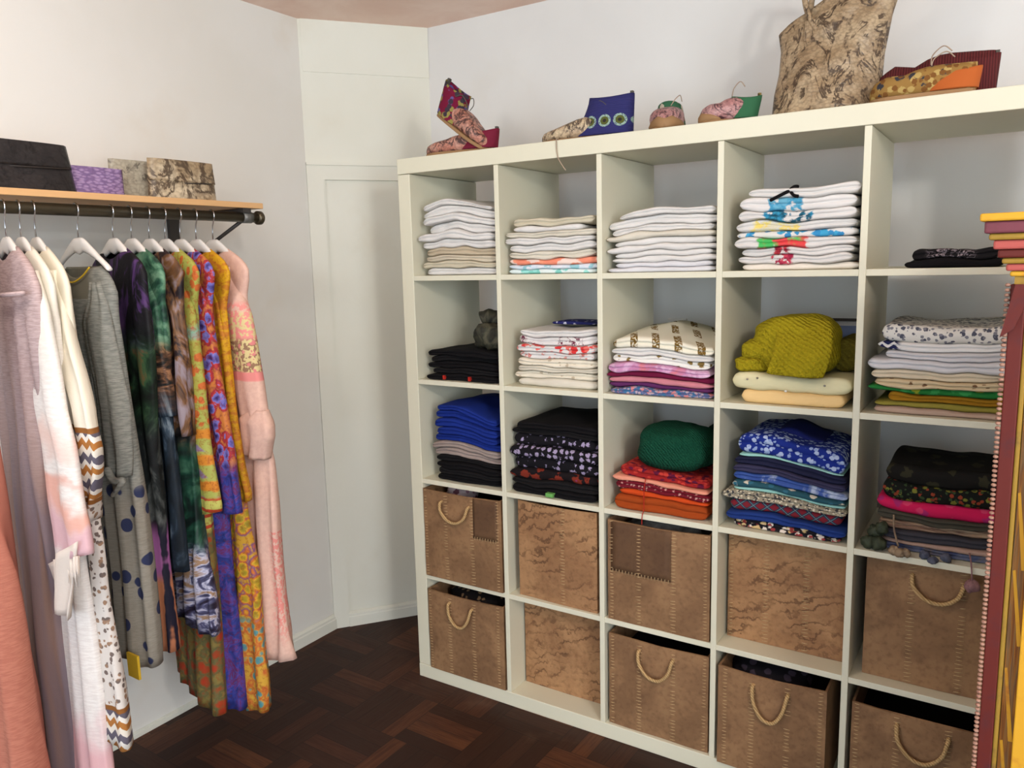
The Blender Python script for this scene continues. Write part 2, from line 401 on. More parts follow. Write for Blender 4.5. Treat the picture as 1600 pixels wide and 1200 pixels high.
pile((4, 1), 0.03, 0.33, [w_(0.016, EMB[0], 'cream folded shirt with red print', l=0.016), w_(0.022, EMB[1], 'white folded shirt with crimson embroidered front'), w_(0.020, EMB[2], 'white folded shirt with maroon embroidered front'),
     w_(0.025, EMB[3], 'white folded shirt with green and red embroidery'), w_(0.016, EMB[4], 'white folded shirt with blue floral band', l=-0.004), w_(0.026, EMB[5], 'white folded shirt with yellow embroidery'),
     w_(0.025, EMB[6], 'white folded shirt with dark teal embroidery', l=0.006), w_(0.031, EMB[7], 'white folded shirt with sky blue embroidery', l=0.010), w_(0.024, WH, 'white folded shirt with black ties', l=0.03)], S_wave, T4, 0.008, 0.015, seed=4)
tie_o = mesh('neck_tie', tube(smooth_path([(0.118, 0.010, 0.176), (0.135, 0.010, 0.184), (0.16, 0.014, 0.196), (0.172, 0.024, 0.207), (0.178, 0.04, 0.208), (0.168, 0.02, 0.197), (0.175, 0.009, 0.186), (0.188, 0.008, 0.182)]), 0.0042, 6), BK, None, True)
tie_o.parent = bpy.data.objects[[o.name for o in COL.objects if o.get('label', '').startswith('white folded shirt with black ties')][0]]
tag(tie_o, 'black cord tie')
SILV = floral(srgb(24, 22, 24), [srgb(130, 120, 124)], 40, 0.34)
g = N('black_embroidered_cloth', 0.9, 0.15); X, Y, Z = g.xyz()
msk = g.math('MULTIPLY', g.band(X, 0.13, 0.22, 0.012), g.band(g.noise(55, 3, None, 0.5, 1.5), 0.46, 0.53, 0.01))
g.weave(); SILV = g.out(g.mix(msk, srgb(24, 22, 24), srgb(140, 128, 134)))
pile((5, 1), 0.085, 0.285, [w_(0.019, BK, 'black folded cloth', name='folded_blouse', lobes=1), w_(0.024, SILV, 'black folded blouse with silver scroll embroidery', name='folded_blouse')], S_flat, ', top row fifth cube', 0.004, 0.02, 0.2, seed=5)

# second row
def scribble(base, col, scale):
    g = N('outline_printed_cloth', 0.9, 0.15); n = g.noise(scale, 2, None, 0.5, 2.0)
    m = g.math('MULTIPLY', g.band(n, 0.47, 0.53, 0.012), g.ss(g.noise(9, 2), 0.40, 0.50)); g.weave(0.2)
    return g.out(g.mix(m, base, col))
R2 = [', second row %s cube' % s for s in ('first', 'second', 'third', 'fourth', 'fifth')]
bt = dict(name='folded_trousers', cat='folded trousers')
pile((1, 2), 0.03, 0.325, [w_(0.020, BK, 'black folded trousers', **bt), w_(0.018, BK2, 'faded black folded trousers', **bt), w_(0.018, BK, 'black folded trousers', l=-0.012, **bt), w_(0.020, BK2, 'faded black folded trousers', **bt), w_(0.018, BK, 'black folded trousers', **bt)], S_dome, R2[0], 0.012, 0.02, seed=6)
RED = cloth(srgb(170, 40, 30))
lw = [o for o in COL.objects if o.get('label', '').startswith('black folded trousers, lowest')][0]
for x in (0.10, 0.205):
    tag(mesh('fabric_tag', box(x, x + 0.008, 0.011, 0.0225, 0.004, 0.018), RED, lw, False), 'red cloth tag')
LINE = scribble(W0, srgb(110, 44, 64), 26); RPR = floral(W0, [srgb(214, 60, 60), srgb(226, 110, 100)], 30, 0.40); RP2 = floral(W0, [srgb(200, 120, 110), srgb(214, 150, 140)], 40, 0.28); DOT = floral(srgb(226, 216, 196), [srgb(190, 174, 150)], 34, 0.22)
pile((2, 2), 0.022, 0.328, [w_(0.028, IV, 'ivory folded shirt', lobes=1), w_(0.020, DOT, 'cream speckled folded shirt'), w_(0.020, IV, 'crumpled ivory folded shirt', l=0.02), w_(0.022, DOT, 'cream speckled folded shirt', l=0.022), w_(0.021, RP2, 'white folded shirt with faint rose print', l=0.024),
     w_(0.022, RPR, 'white folded shirt with red print', l=0.02), w_(0.026, LINE, 'white folded shirt with maroon flower outlines', l=0.02), w_(0.022, WH, 'white folded shirt', l=0.03)], S_smile, R2[1], 0.018, 0.02, seed=7)
NAV = floral(srgb(38, 40, 96), [srgb(190, 190, 210)], 40, 0.22)
tag(mesh('folded_scarf', fold_vf(0.10, 0.26, 0.135, 0.10, lambda x, y: 0.1885, lambda x, y: 0.199 - 0.5 * (x - 0.17) ** 2, 1, 90, bulge=0.004), NAV, None, True, (cx0(2), 0, cz0(2))), 'navy printed scarf lying on the white red printed pile', 'scarf')
def motif(base, col, sx, sz):
    g = N('block_printed_cloth', 0.9, 0.15); X, Y, Z = g.xyz()
    a = g.math('ABSOLUTE', g.math('SUBTRACT', g.math('FRACT', g.math('ADD', g.math('MULTIPLY', X, sx), g.math('MULTIPLY', Y, sx * 0.45))), 0.5))
    b = g.math('ABSOLUTE', g.math('SUBTRACT', g.math('FRACT', g.math('ADD', g.math('MULTIPLY', Y, sz), 0.15)), 0.5))
    m = g.math('MULTIPLY', g.math('LESS_THAN', a, 0.17), g.math('LESS_THAN', b, 0.33))
    m = g.math('MULTIPLY', m, g.ss(g.noise(150, 2), 0.38, 0.5))
    g.weave(0.2); return g.out(g.mix(m, base, col))
GOLD = motif(srgb(230, 224, 204), srgb(120, 92, 40), 15, 9); GOL2 = floral(srgb(232, 228, 220), [srgb(136, 110, 60)], 26, 0.26)
PINK = tiedye([srgb(226, 190, 214), srgb(190, 130, 170), srgb(206, 120, 130)], 14); PLUM = cloth(srgb(110, 24, 58)); ROSE = cloth(srgb(206, 130, 140)); PBLU = floral(srgb(90, 100, 140), [srgb(206, 130, 130), srgb(60, 110, 150), srgb(180, 160, 170)], 46, 0.4)
pile((3, 2), 0.012, 0.33, [w_(0.018, PBLU, 'blue and pink printed folded shirt'), w_(0.014, cloth(srgb(96, 44, 92)), 'plum folded shirt'), w_(0.014, ROSE, 'rose folded shirt'), w_(0.015, PLUM, 'crimson folded shirt'), w_(0.024, PINK, 'lilac pink folded shirt', l=-0.004),
     w_(0.022, GOL2, 'white folded shirt with gold print'), w_(0.022, WH, 'white folded shirt'), w_(0.030, GOLD, 'ivory folded tunic with brown gold block motif', name='folded_tunic')], lambda x, y: 0.35 * math.sin(5 * x) + 4.5 * y * max(0, 1 - abs(x - 0.5) * 1.3), R2[2], 0.028, 0.016, 0.26, seed=8)
def knit(name, c, sc=170, dir_='z', stripes=34):
    g = N(name, 0.95, 0.1); n = g.noise(25, 3); X, Y, Z = g.xyz()
    w = g.new('ShaderNodeTexWave'); w.wave_type = 'BANDS'; w.bands_direction = 'DIAGONAL'; g.put(w.inputs['Vector'], g.p)
    w.inputs['Scale'].default_value = stripes; w.inputs['Distortion'].default_value = 3.0; w.inputs['Detail'].default_value = 1.0; w.inputs['Detail Scale'].default_value = 0.8
    d, _ = g.vor(sc)
    h = g.math('ADD', g.math('MULTIPLY', w.outputs['Fac'], 0.4), g.math('MULTIPLY', g.math('SUBTRACT', 1.0, d), 0.6))
    g.bump(h, 0.9, 0.006)
    dk = tuple(x * 0.62 for x in c[:3]) + (1,)
    return g.out(g.mix(g.math('MULTIPLY', g.ss(h, 0.8, 0.3), 0.5), c, dk))
MUS = knit('mustard_knit', srgb(168, 152, 30)); PEA = cloth(srgb(236, 200, 140), 0.03); CRK = cloth(srgb(226, 218, 176), 0.04); OLI = knit('olive_knit', srgb(112, 100, 34)); GRN = knit('green_knit', srgb(22, 74, 54), 220, 'z', 60); DGR = cloth(srgb(20, 48, 40)); CAM = tiedye([srgb(24, 24, 20), srgb(62, 60, 46), srgb(92, 88, 70)], 22)
sw = dict(name='folded_sweater', cat='folded sweater')
pile((4, 2), 0.03, 0.325, [w_(0.036, PEA, 'soft peach folded sweater', l=0.022, lobes=1, **sw), w_(0.040, CRK, 'cream folded sweater with small studs', lobes=1, **sw)], S_wave, R2[3], 0.008, 0.02, 0.25, seed=9)
STUD = plain('steel_stud', srgb(150, 145, 140), 0.3, 0.5, 1.0)
cs = [o for o in COL.objects if o.get('label', '').startswith('cream folded sweater')][0]
def blob(cx, cy, cz, rx, ry, rz, n=28, m=20, p=0.8, amp=0.08, fr=14, seed=0, fn=None):
    R = []
    for a in range(1, m):
        th = -math.pi / 2 + math.pi * a / m
        ring = []
        for b in range(n):
            ph = 2 * math.pi * b / n
            x, y, z = spow(math.cos(th), p) * spow(math.cos(ph), p), spow(math.cos(th), p) * spow(math.sin(ph), p), spow(math.sin(th), p)
            k = 1 + amp * nz(x * 1.6 + seed, y * 1.6, z * 1.6) + amp * 0.5 * nz(x * 4 + seed, y * 4, z * 4)
            q = (cx + rx * x * k, cy + ry * y * k, cz + rz * z * k)
            ring.append(fn(q) if fn else q)
        R.append(ring)
    return rings(R, True, True)
for x, z in ((0.07, 0.066), (0.095, 0.070), (0.265, 0.060)):
    mesh('stud', blob(x, 0.0105 if z < 0.07 else 0.014, z, 0.003, 0.002, 0.003, 8, 6, 1, 0), STUD, cs)
mesh('button', blob(0.17, 0.010, 0.040, 0.004, 0.002, 0.003, 8, 6, 1, 0), plain('pearl_button', srgb(235, 232, 225), 0.3), cs)
ms = thing('bundled_sweater', 'mustard cable knit sweater heaped on the cream sweater', 'sweater', (cx0(4), 0, cz0(2) + 0.076))
def lift(q, z=0.003): return (q[0], q[1], max(q[2], z + 0.002 * nz(q[0] * 30, q[1] * 30, 0)))
subsurf(mesh('body', blob(0.165, 0.13, 0.075, 0.115, 0.105, 0.080, 40, 26, 0.72, 0.10, seed=3, fn=lift), MUS, ms))
subsurf(mesh('sleeve', MB().add(blob(0.066, 0.085, 0.024, 0.046, 0.062, 0.022, 30, 16, 0.7, 0.14, seed=6, fn=lift)).add(blob(0.078, 0.095, 0.060, 0.044, 0.060, 0.030, 30, 16, 0.75, 0.16, seed=8, fn=lift)).vf(), MUS, ms))
fl = []
for a in range(15):
    t = a / 14; row = []
    for b in range(13):
        s = b / 12
        x = 0.12 + 0.14 * s + 0.02 * math.sin(3 * t); y = 0.088 - 0.092 * math.sin(min(1, t * 1.15) * 1.57) - 0.008 * math.sin(s * 9 + 2 * t)
        z = 0.152 - 0.145 * t ** 1.25 * (0.86 + 0.16 * math.sin(2.2 * s + 0.3)) - 0.02 * abs(s - 0.5)
        row.append((x, y, max(z, 0.004)))
    fl.append(row)
fo = mesh('draped_panel', rings(fl, False, False, False), MUS, ms)
m_ = fo.modifiers.new('solid', 'SOLIDIFY'); m_.thickness = 0.012; m_.offset = 0; subsurf(fo)
tag(mesh('rolled_sweater', tube(smooth_path([(0.262, 0.06, 0.046), (0.268, 0.12, 0.05), (0.266, 0.20, 0.048), (0.262, 0.26, 0.046)]), [0.034, *[0.043 + 0.002 * math.sin(k) for k in range(17)], 0.034], 18), OLI, None, True, (cx0(4) + 0.024, 0.08, cz0(2) + 0.0765)), 'dark olive rolled sweater squeezed right of the mustard knit', 'sweater')
# framed picture behind the mustard sweater
pf = thing('framed_picture', 'dark framed landscape picture leaning behind the mustard sweater', 'picture', (cx0(4) + 0.175, 0.345, cz0(2)), (math.radians(-3), 0, 0))
DKW = plain('dark_wood', srgb(60, 48, 40), 0.5)
fr = MB()
for b in ((-0.135, 0.135, 0, 0.015, 0.198, 0.206), (-0.135, 0.135, 0, 0.015, 0.0, 0.010), (-0.135, -0.127, 0, 0.015, 0.01, 0.198), (0.127, 0.135, 0, 0.015, 0.01, 0.198)): fr.add(box(*b))
mesh('frame', fr.vf(), DKW, pf, False)
mesh('mount', box(-0.127, 0.127, 0.006, 0.010, 0.01, 0.198), plain('card_mount', srgb(206, 204, 204)), pf, False)
g = N('landscape_print', 0.6); X, Y, Z = g.xyz()
LAND = g.out(g.ramp(g.math('ADD', g.math('MULTIPLY', Z, 5.0), g.math('MULTIPLY', g.noise(20, 3), 0.3)), [(0.0, srgb(40, 50, 50)), (0.75, srgb(52, 60, 66)), (0.85, srgb(90, 106, 150)), (1.0, srgb(120, 135, 175))]))
mesh('print', box(-0.11, 0.11, 0.004, 0.0055, 0.03, 0.185), LAND, pf, False)
cb = thing('rolled_jacket', 'dark camouflage bundle on the black trousers', 'jacket', (cx0(1) + 0.247, 0.10, cz0(2) + 0.100))
mesh('body', blob(0.006, 0.03, 0.046, 0.064, 0.085, 0.046, 28, 18, 0.62, 0.25, seed=21), CAM, cb)
mesh('sleeve', tube(smooth_path([(-0.042, 0.0, 0.100), (-0.020, 0.01, 0.108), (0.02, 0.03, 0.098), (0.052, 0.05, 0.088)]), [0.015, 0.024, 0.029, 0.027, 0.025, 0.027, 0.030, 0.029, 0.027, 0.028, 0.030, 0.028, 0.027, 0.029, 0.030, 0.028, 0.025, 0.020, 0.012], 16), CAM, cb)
CHEV_ = None
def zigzag(cols, per=0.012, step=0.02, axis=0, amp=0.006, v=None):
    g = N('zigzag_cloth', 0.9, 0.15); X, Y, Z = g.xyz(); U = (X, Y, Z)[axis]
    tri = g.math('ABSOLUTE', g.math('SUBTRACT', g.math('FRACT', g.math('DIVIDE', g.math('ADD', U, g.math('MULTIPLY', Y, 0.6)), step)), 0.5))
    w = g.math('FRACT', g.math('DIVIDE', g.math('ADD', Z, g.math('MULTIPLY', tri, amp * 2)), per))
    n = len(cols); g.weave(0.2)
    return g.out(g.ramp(w, [(i / n, c) for i, c in enumerate(cols)], True))
PAIS = floral(srgb(226, 222, 214), [srgb(84, 86, 100), srgb(130, 130, 138)], 62, 0.36)
g = N('edge_chevron_cloth', 0.9, 0.15); X, Y, Z = g.xyz()
tri = g.math('ABSOLUTE', g.math('SUBTRACT', g.math('FRACT', g.math('DIVIDE', X, 0.026)), 0.5))
w = g.math('LESS_THAN', g.math('FRACT', g.math('DIVIDE', g.math('ADD', Z, g.math('MULTIPLY', tri, 0.018)), 0.016)), 0.55)
EDG = g.out(g.mix(g.math('MULTIPLY', w, g.math('SUBTRACT', 1.0, g.ss(X, 0.07, 0.085))), srgb(230, 227, 224), srgb(38, 42, 82)))
GFL = floral(srgb(40, 120, 56), [srgb(60, 150, 80), srgb(150, 160, 50)], 26, 0.4)
BPR = floral(srgb(206, 186, 150), [srgb(120, 92, 66)], 40, 0.22)
pile((5, 2), 0.018, 0.325, [w_(0.014, cloth(srgb(186, 158, 140)), 'dusty pink folded shirt'), w_(0.015, cloth(srgb(150, 138, 60)), 'olive folded shirt'), w_(0.022, cloth(srgb(160, 116, 30)), 'mustard brown folded shirt', l=0.04), w_(0.014, GFL, 'green flowered folded shirt', l=-0.008),
     w_(0.022, BPR, 'beige spotted folded shirt'), w_(0.020, cloth(srgb(220, 206, 180)), 'ecru folded shirt'), w_(0.026, WH2, 'white folded shirt'), w_(0.022, WH2, 'white folded shirt', l=0.03), w_(0.020, EDG, 'white folded shirt with navy chevron edge', l=0.012), w_(0.040, PAIS, 'white folded shirt with charcoal paisley', l=0.018, lobes=1)], S_wave, R2[4], 0.006, 0.018, seed=10)

# third row
R3 = [', third row %s cube' % s for s in ('first', 'second', 'third', 'fourth', 'fifth')]
S_bow = lambda x, y: math.exp(-((x - 0.35) / 0.35) ** 2) - 0.9 * max(0, x - 0.55)
pile((1, 3), 0.048, 0.322, [w_(0.020, BK, 'black folded shirt'), w_(0.020, BK2, 'faded black folded shirt'), w_(0.020, BK, 'black folded shirt'), w_(0.018, BK2, 'faded black folded shirt'), w_(0.022, TAU, 'taupe folded shirt', l=-0.014), w_(0.022, TAU, 'taupe folded shirt', l=-0.014),
     w_(0.024, BLU, 'royal blue folded shirt', l=-0.008), w_(0.022, BLU, 'royal blue folded shirt'), w_(0.026, BLU, 'royal blue folded shirt', l=0.004), w_(0.022, BLU, 'royal blue folded shirt', l=-0.002), w_(0.022, BLU, 'royal blue folded shirt', l=0.012)], S_bow, R3[0], 0.034, 0.02, seed=11)
def flowers(base, col, col2, scale=34, thr=0.30):
    g = N('flowered_cloth', 0.9, 0.15)
    d, _ = g.vor(scale, g.map((1, 0.6, 1)), 'F1', 0.55); 
    ang = g.noise(scale * 4, 1)
    d2 = g.math('ADD', d, g.math('MULTIPLY', g.math('SUBTRACT', ang, 0.5), 0.5))
    c = g.mix(g.math('SUBTRACT', 1.0, g.ss(d2, thr - 0.06, thr)), base, col)
    if col2: c = g.mix(g.math('SUBTRACT', 1.0, g.ss(d, 0.05, 0.10)), c, col2)
    g.weave(0.2); return g.out(c)
BFL = flowers(srgb(22, 20, 24), srgb(160, 146, 176), srgb(120, 140, 110), 46, 0.38); BRD = flowers(srgb(24, 18, 20), srgb(120, 44, 30), srgb(130, 50, 90), 22, 0.36)
pile((2, 3), 0.010, 0.33, [w_(0.024, BK, 'black folded kurta', name='folded_tunic'), w_(0.024, BK2, 'soft black folded tunic', name='folded_tunic'), w_(0.032, BRD, 'black folded tunic with rust red flowers', name='folded_tunic', lobes=1), w_(0.036, BFL, 'black folded tunic with mauve flowers', name='folded_tunic', lobes=1),
     w_(0.036, BFL, 'black folded tunic with mauve flowers', name='folded_tunic', lobes=1), w_(0.034, BFL, 'black folded tunic with mauve flowers', name='folded_tunic', lobes=1), w_(0.020, BK2, 'soft black folded tunic', name='folded_tunic'), w_(0.022, BK, 'black folded tunic', name='folded_tunic', l=0.03)], S_dome, R3[1], 0.016, 0.014, seed=12)
lo_ = [o for o in COL.objects if o.get('label', '').startswith('black folded kurta')][0]
tag(mesh('fabric_tag', box(0.145, 0.172, 0.006, 0.022, 0.004, 0.016), cloth(srgb(110, 170, 90)), lo_, False), 'green tag')
def dotted(base, dot, scale=90): return flowers(base, dot, None, scale, 0.3)
DMR = dotted(srgb(110, 22, 36), srgb(200, 150, 140), 80); RPT = floral(srgb(150, 34, 34), [srgb(90, 20, 50), srgb(190, 60, 50)], 40, 0.4)
pile((3, 3), 0.03, 0.328, [w_(0.044, cloth(srgb(160, 68, 24), 0.05), 'rust orange folded shawl', name='folded_shawl', cat='folded shawl', lobes=2), w_(0.016, cloth(srgb(206, 74, 28)), 'bright orange folded shawl', name='folded_shawl', cat='folded shawl'), w_(0.022, DMR, 'maroon folded scarf with pale dots', name='folded_scarf', cat='folded scarf'),
     w_(0.014, cloth(srgb(228, 150, 124)), 'peach pink folded scarf', name='folded_scarf', cat='folded scarf'), w_(0.028, RPT, 'dark red patterned folded scarf', name='folded_scarf', cat='folded scarf', l=0.012)], lambda x, y: 0.9 * math.cos((x - 0.05) * 3.0), R3[2], 0.014, 0.02, 0.26, seed=13)
sh0 = [o for o in COL.objects if o.get('label', '').startswith('rust orange folded shawl')][0]
tag(mesh('string', tube(smooth_path([(0.128, 0.0215, 0.105), (0.130, 0.006, 0.085), (0.128, 0.006, 0.05), (0.129, 0.004, 0.015), (0.127, -0.004, -0.004), (0.126, -0.004, -0.03)]), 0.0014, 6), RED, sh0), 'thin red string')
gs = thing('bundled_sweater', 'dark green rolled sweater on top of the red scarves', 'sweater', (cx0(3), 0, cz0(3) + 0.122))
subsurf(mesh('body', blob(0.190, 0.115, 0.066, 0.112, 0.098, 0.068, 32, 20, 0.68, 0.12, seed=9, fn=lift), GRN, gs))
tag(mesh('rolled_sweater', blob(0.282, 0.235, 0.060, 0.046, 0.08, 0.060, 24, 16, 0.75, 0.05, seed=4), DGR, None, True, (cx0(3), 0, cz0(3) + 0.124)), 'blackish green bundle tucked right behind the green sweater', 'sweater')
def diamonds(base, col, line, s=0.03):
    g = N('diamond_cloth', 0.9, 0.15); X, Y, Z = g.xyz()
    a = g.math('FRACT', g.math('DIVIDE', g.math('ADD', X, g.math('MULTIPLY', Z, 1.3)), s)); b = g.math('FRACT', g.math('DIVIDE', g.math('SUBTRACT', X, g.math('MULTIPLY', Z, 1.3)), s))
    i = lambda t: g.band(t, 0.18, 0.88, 0.02)
    l = g.math('MAXIMUM', g.math('LESS_THAN', a, 0.07), g.math('LESS_THAN', b, 0.07))
    c = g.mix(g.math('MULTIPLY', i(a), i(b)), base, col); g.weave(0.2)
    return g.out(g.mix(g.math('MULTIPLY', l, 0.7), c, line))
DIA = diamonds(srgb(28, 56, 76), srgb(120, 34, 44), srgb(130, 140, 140), 0.036)
SKU = floral(srgb(30, 28, 34), [srgb(214, 184, 130), srgb(226, 214, 200), srgb(150, 60, 60)], 34, 0.36)
PADL = floral(srgb(26, 44, 126), [srgb(168, 184, 214), srgb(140, 160, 200)], 52, 0.35)
SPK = floral(srgb(150, 140, 120), [srgb(60, 60, 64), srgb(214, 204, 180)], 90, 0.4)
TEA = floral(srgb(40, 80, 92), [srgb(206, 196, 176), srgb(50, 100, 120)], 30, 0.34)
LBL = tiedye([srgb(48, 76, 146), srgb(56, 84, 152), srgb(176, 186, 206)], 14)
MNT = cloth(srgb(160, 214, 204)); NVY = cloth(srgb(34, 36, 62)); NV2 = cloth(srgb(58, 56, 84))
pile((4, 3), 0.014, 0.33, [w_(0.022, SKU, 'black folded scarf with yellow and white motifs', l=0.02, name='folded_scarf', cat='folded scarf'), w_(0.020, cloth(srgb(34, 58, 124)), 'cobalt blue folded shirt', l=0.002), w_(0.032, DIA, 'navy folded shirt with dark red diamonds', lobes=1), w_(0.022, SPK, 'grey speckled folded shirt', l=-0.008),
     w_(0.008, MNT, 'mint green folded shirt', l=0.02), w_(0.016, TEA, 'teal printed folded shirt', l=0.018), w_(0.024, LBL, 'light blue folded shirt', l=0.02), w_(0.020, NV2, 'slate purple folded shirt', l=0.02), w_(0.022, NVY, 'dark navy folded shirt', l=0.02), w_(0.006, MNT, 'thin mint green folded shirt', l=0.034),
     w_(0.050, PADL, 'blue folded shirt with white flower print', l=0.03, r=-0.012, lobes=2)], lambda x, y: math.exp(-((x - 0.3) / 0.4) ** 2) - 1.2 * max(0, x - 0.45), R3[3], 0.022, 0.012, seed=14, ramp=0.5)
tag(mesh('folded_shirt', fold_vf(0.095, 0.25, 0.10, 0.15, lambda x, y: 0.242, lambda x, y: 0.247 + 0.028 * math.exp(-((x - 0.16) / 0.05) ** 2), 1, 77), cloth(srgb(26, 34, 96)), None, True, (cx0(4), 0, cz0(3))), 'dark blue collar peeking over the white flower printed blue shirt', 'folded shirt')
DGF = floral(srgb(20, 22, 18), [srgb(112, 112, 44), srgb(130, 56, 36), srgb(50, 66, 40)], 44, 0.30); DGX = flowers(srgb(24, 22, 20), srgb(48, 46, 32), None, 20, 0.3)
sf = dict(name='folded_scarf', cat='folded scarf')
ztop = pile((5, 3), 0.055, 0.325, [w_(0.018, tiedye([srgb(60, 70, 110), srgb(90, 96, 120), srgb(120, 110, 110)], 20), 'slate blue folded scarf', **sf), w_(0.014, cloth(srgb(170, 140, 126)), 'mauve beige folded scarf', **sf), w_(0.024, cloth(srgb(62, 60, 66)), 'charcoal folded scarf', **sf), w_(0.022, tiedye([srgb(170, 140, 110), srgb(110, 80, 66), srgb(186, 160, 130)], 26, 1, (0.3, 0.3, 3)), 'tan striped folded scarf', l=-0.006, **sf),
     w_(0.022, cloth(srgb(70, 66, 56)), 'dark khaki folded scarf', **sf), w_(0.034, floral(srgb(196, 28, 80), [srgb(160, 40, 100), srgb(206, 60, 100)], 20, 0.3), 'hot pink folded scarf', l=-0.012, lobes=1, **sf), w_(0.044, DGF, 'black folded scarf with olive yellow flowers', lobes=1, **sf), w_(0.042, DGX, 'black green folded scarf', lobes=1, l=0.006, **sf)], S_wave, R3[4], 0.008, 0.03, 0.24, seed=15)
def pom(cx, cy, cz, r, seed):
    return blob(cx, cy, cz, r, r, r * 0.95, 18, 12, 1.0, 0.35, seed=seed)
by = lambda s: [o for o in COL.objects if o.get('label', '').startswith(s)][0]
PMG = tiedye([srgb(40, 46, 34), srgb(64, 70, 50)], 60); PMT = tiedye([srgb(150, 128, 100), srgb(110, 90, 76)], 60); PMB = tiedye([srgb(58, 62, 80), srgb(90, 92, 106)], 60); PMP = tiedye([srgb(150, 110, 110), srgb(120, 86, 90)], 60)
kh = by('dark khaki folded scarf')
for k, q in enumerate([(0.030, 0.02, 0.018, 0.017), (0.055, 0.012, 0.020, 0.018), (0.045, 0.030, 0.045, 0.018), (0.060, 0.018, 0.060, 0.016)]): mesh('pompom', pom(*q, k), PMG, kh)
tn = by('tan striped folded scarf')
mesh('cord', tube(smooth_path([(0.085, 0.027, 0.095), (0.088, 0.018, 0.06), (0.100, 0.012, 0.02)]), 0.0025, 6), PMT, tn)
for k, q in enumerate([(0.092, 0.002, 0.012, 0.012), (0.106, -0.006, 0.010, 0.012), (0.118, 0.0, 0.011, 0.011)]): mesh('pompom', pom(*q, k + 5), PMT, tn)
sb = by('slate blue folded scarf')
for k, q in enumerate([(0.16, 0.006, 0.012, 0.012), (0.178, -0.004, 0.004, 0.011), (0.205, 0.005, 0.012, 0.012)]): mesh('pompom', pom(*q, k + 9), PMB, sb)
mv = by('mauve beige folded scarf')
mesh('cord', tube(smooth_path([(0.252, 0.027, 0.025), (0.258, -0.004, 0.010), (0.262, -0.008, -0.03)]), 0.0018, 6), PMP, mv)
mesh('pompom', pom(0.262, -0.008, -0.042, 0.016, 15), PMP, mv)

# ------------------------------------------------------------------ hide storage boxes
def hide(name, a, b, dark, vein=0.0, seed=0):
    g = N(name, 0.7, 0.25); q = g.map((1, 1, 1), (0, 0, 0), (seed * 1.3, seed * 0.7, seed * 2.1))
    n1 = g.noise(7, 5, q, 0.6, 0.5); n2 = g.noise(70, 3, q)
    c = g.mix(g.ss(n1, 0.35, 0.65), a, b)
    c = g.mix(g.math('MULTIPLY', g.ss(n2, 0.45, 0.75), 0.35), c, dark)
    if vein:
        w = g.new('ShaderNodeTexWave'); w.wave_type = 'BANDS'; w.bands_direction = 'Z'; g.put(w.inputs['Vector'], g.map((1, 1, 1), (0, 0.35, 0), (seed, seed, seed)))
        w.inputs['Scale'].default_value = 9.0; w.inputs['Distortion'].default_value = 11.0; w.inputs['Detail'].default_value = 5.0; w.inputs['Detail Scale'].default_value = 2.2; w.inputs['Detail Roughness'].default_value = 0.62
        c = g.mix(g.math('MULTIPLY', g.math('MULTIPLY', g.ss(w.outputs['Fac'], 0.30, 0.0), vein), g.ss(g.noise(9, 3, q), 0.38, 0.62)), c, dark)
        g.bump(w.outputs['Fac'], 0.25, 0.003)
    else: g.bump(n2, 0.3, 0.002)
    return g.out(c)
D_ = srgb(86, 58, 38)
H1 = [hide('brown_hide', srgb(150, 114, 80), srgb(124, 92, 64), D_, 0.0, k) for k in range(4)]
H2 = [hide('veined_hide', srgb(172, 130, 90), srgb(148, 108, 74), D_, 0.75, k + 5) for k in range(3)]
HD = hide('dark_hide', srgb(104, 76, 52), srgb(92, 66, 46), srgb(70, 48, 32), 0.0, 9)
THR = plain('pale_thread', srgb(196, 166, 122), 0.8); ROPE = None
g = N('jute_rope', 0.9, 0.1)
w = g.new('ShaderNodeTexWave'); w.bands_direction = 'DIAGONAL'; g.put(w.inputs['Vector'], g.p); w.inputs['Scale'].default_value = 70
g.bump(w.outputs['Fac'], 0.6, 0.002); ROPE = g.out(g.mix(w.outputs['Fac'], srgb(196, 164, 116), srgb(170, 136, 92)))
INN = plain('box_inside_shade', srgb(24, 20, 18), 0.95)  # near-black colour painted in for the shade inside the boxes
def open_box(w, d, h, t=0.006, sag=0.006, seed=0):
    mb = MB(); nx, nzv = 14, 14
    def fy(x, z):
        e = math.sin(math.pi * min(1, max(0, x / w))) * math.sin(math.pi * min(1, 0.1 + 0.9 * z / h))
        return -0.004 * e + 0.0025 * nz(x * 9, z * 9, seed)
    def top(x): return h - sag * math.sin(math.pi * x / w) * (1 + 0.5 * nz(x * 5, seed, 0))
    F = [[(w * a / nx, fy(w * a / nx, top(w * a / nx) * b / nzv), top(w * a / nx) * b / nzv) for a in range(nx + 1)] for b in range(nzv + 1)]
    B = [[(x, y + t, z) for x, y, z in r] for r in F]
    mb.add(rings([list(a) + list(reversed(b)) for a, b in zip(F, B)], True, True))
    mb.add(box(0.0, t, t * 0.6, d, 0, h)); mb.add(box(w - t, w, t * 0.6, d, 0, h)); mb.add(box(t, w - t, d - t, d, 0, h)); mb.add(box(t, w - t, t, d - t, 0, t))
    return mb.vf(), fy, top
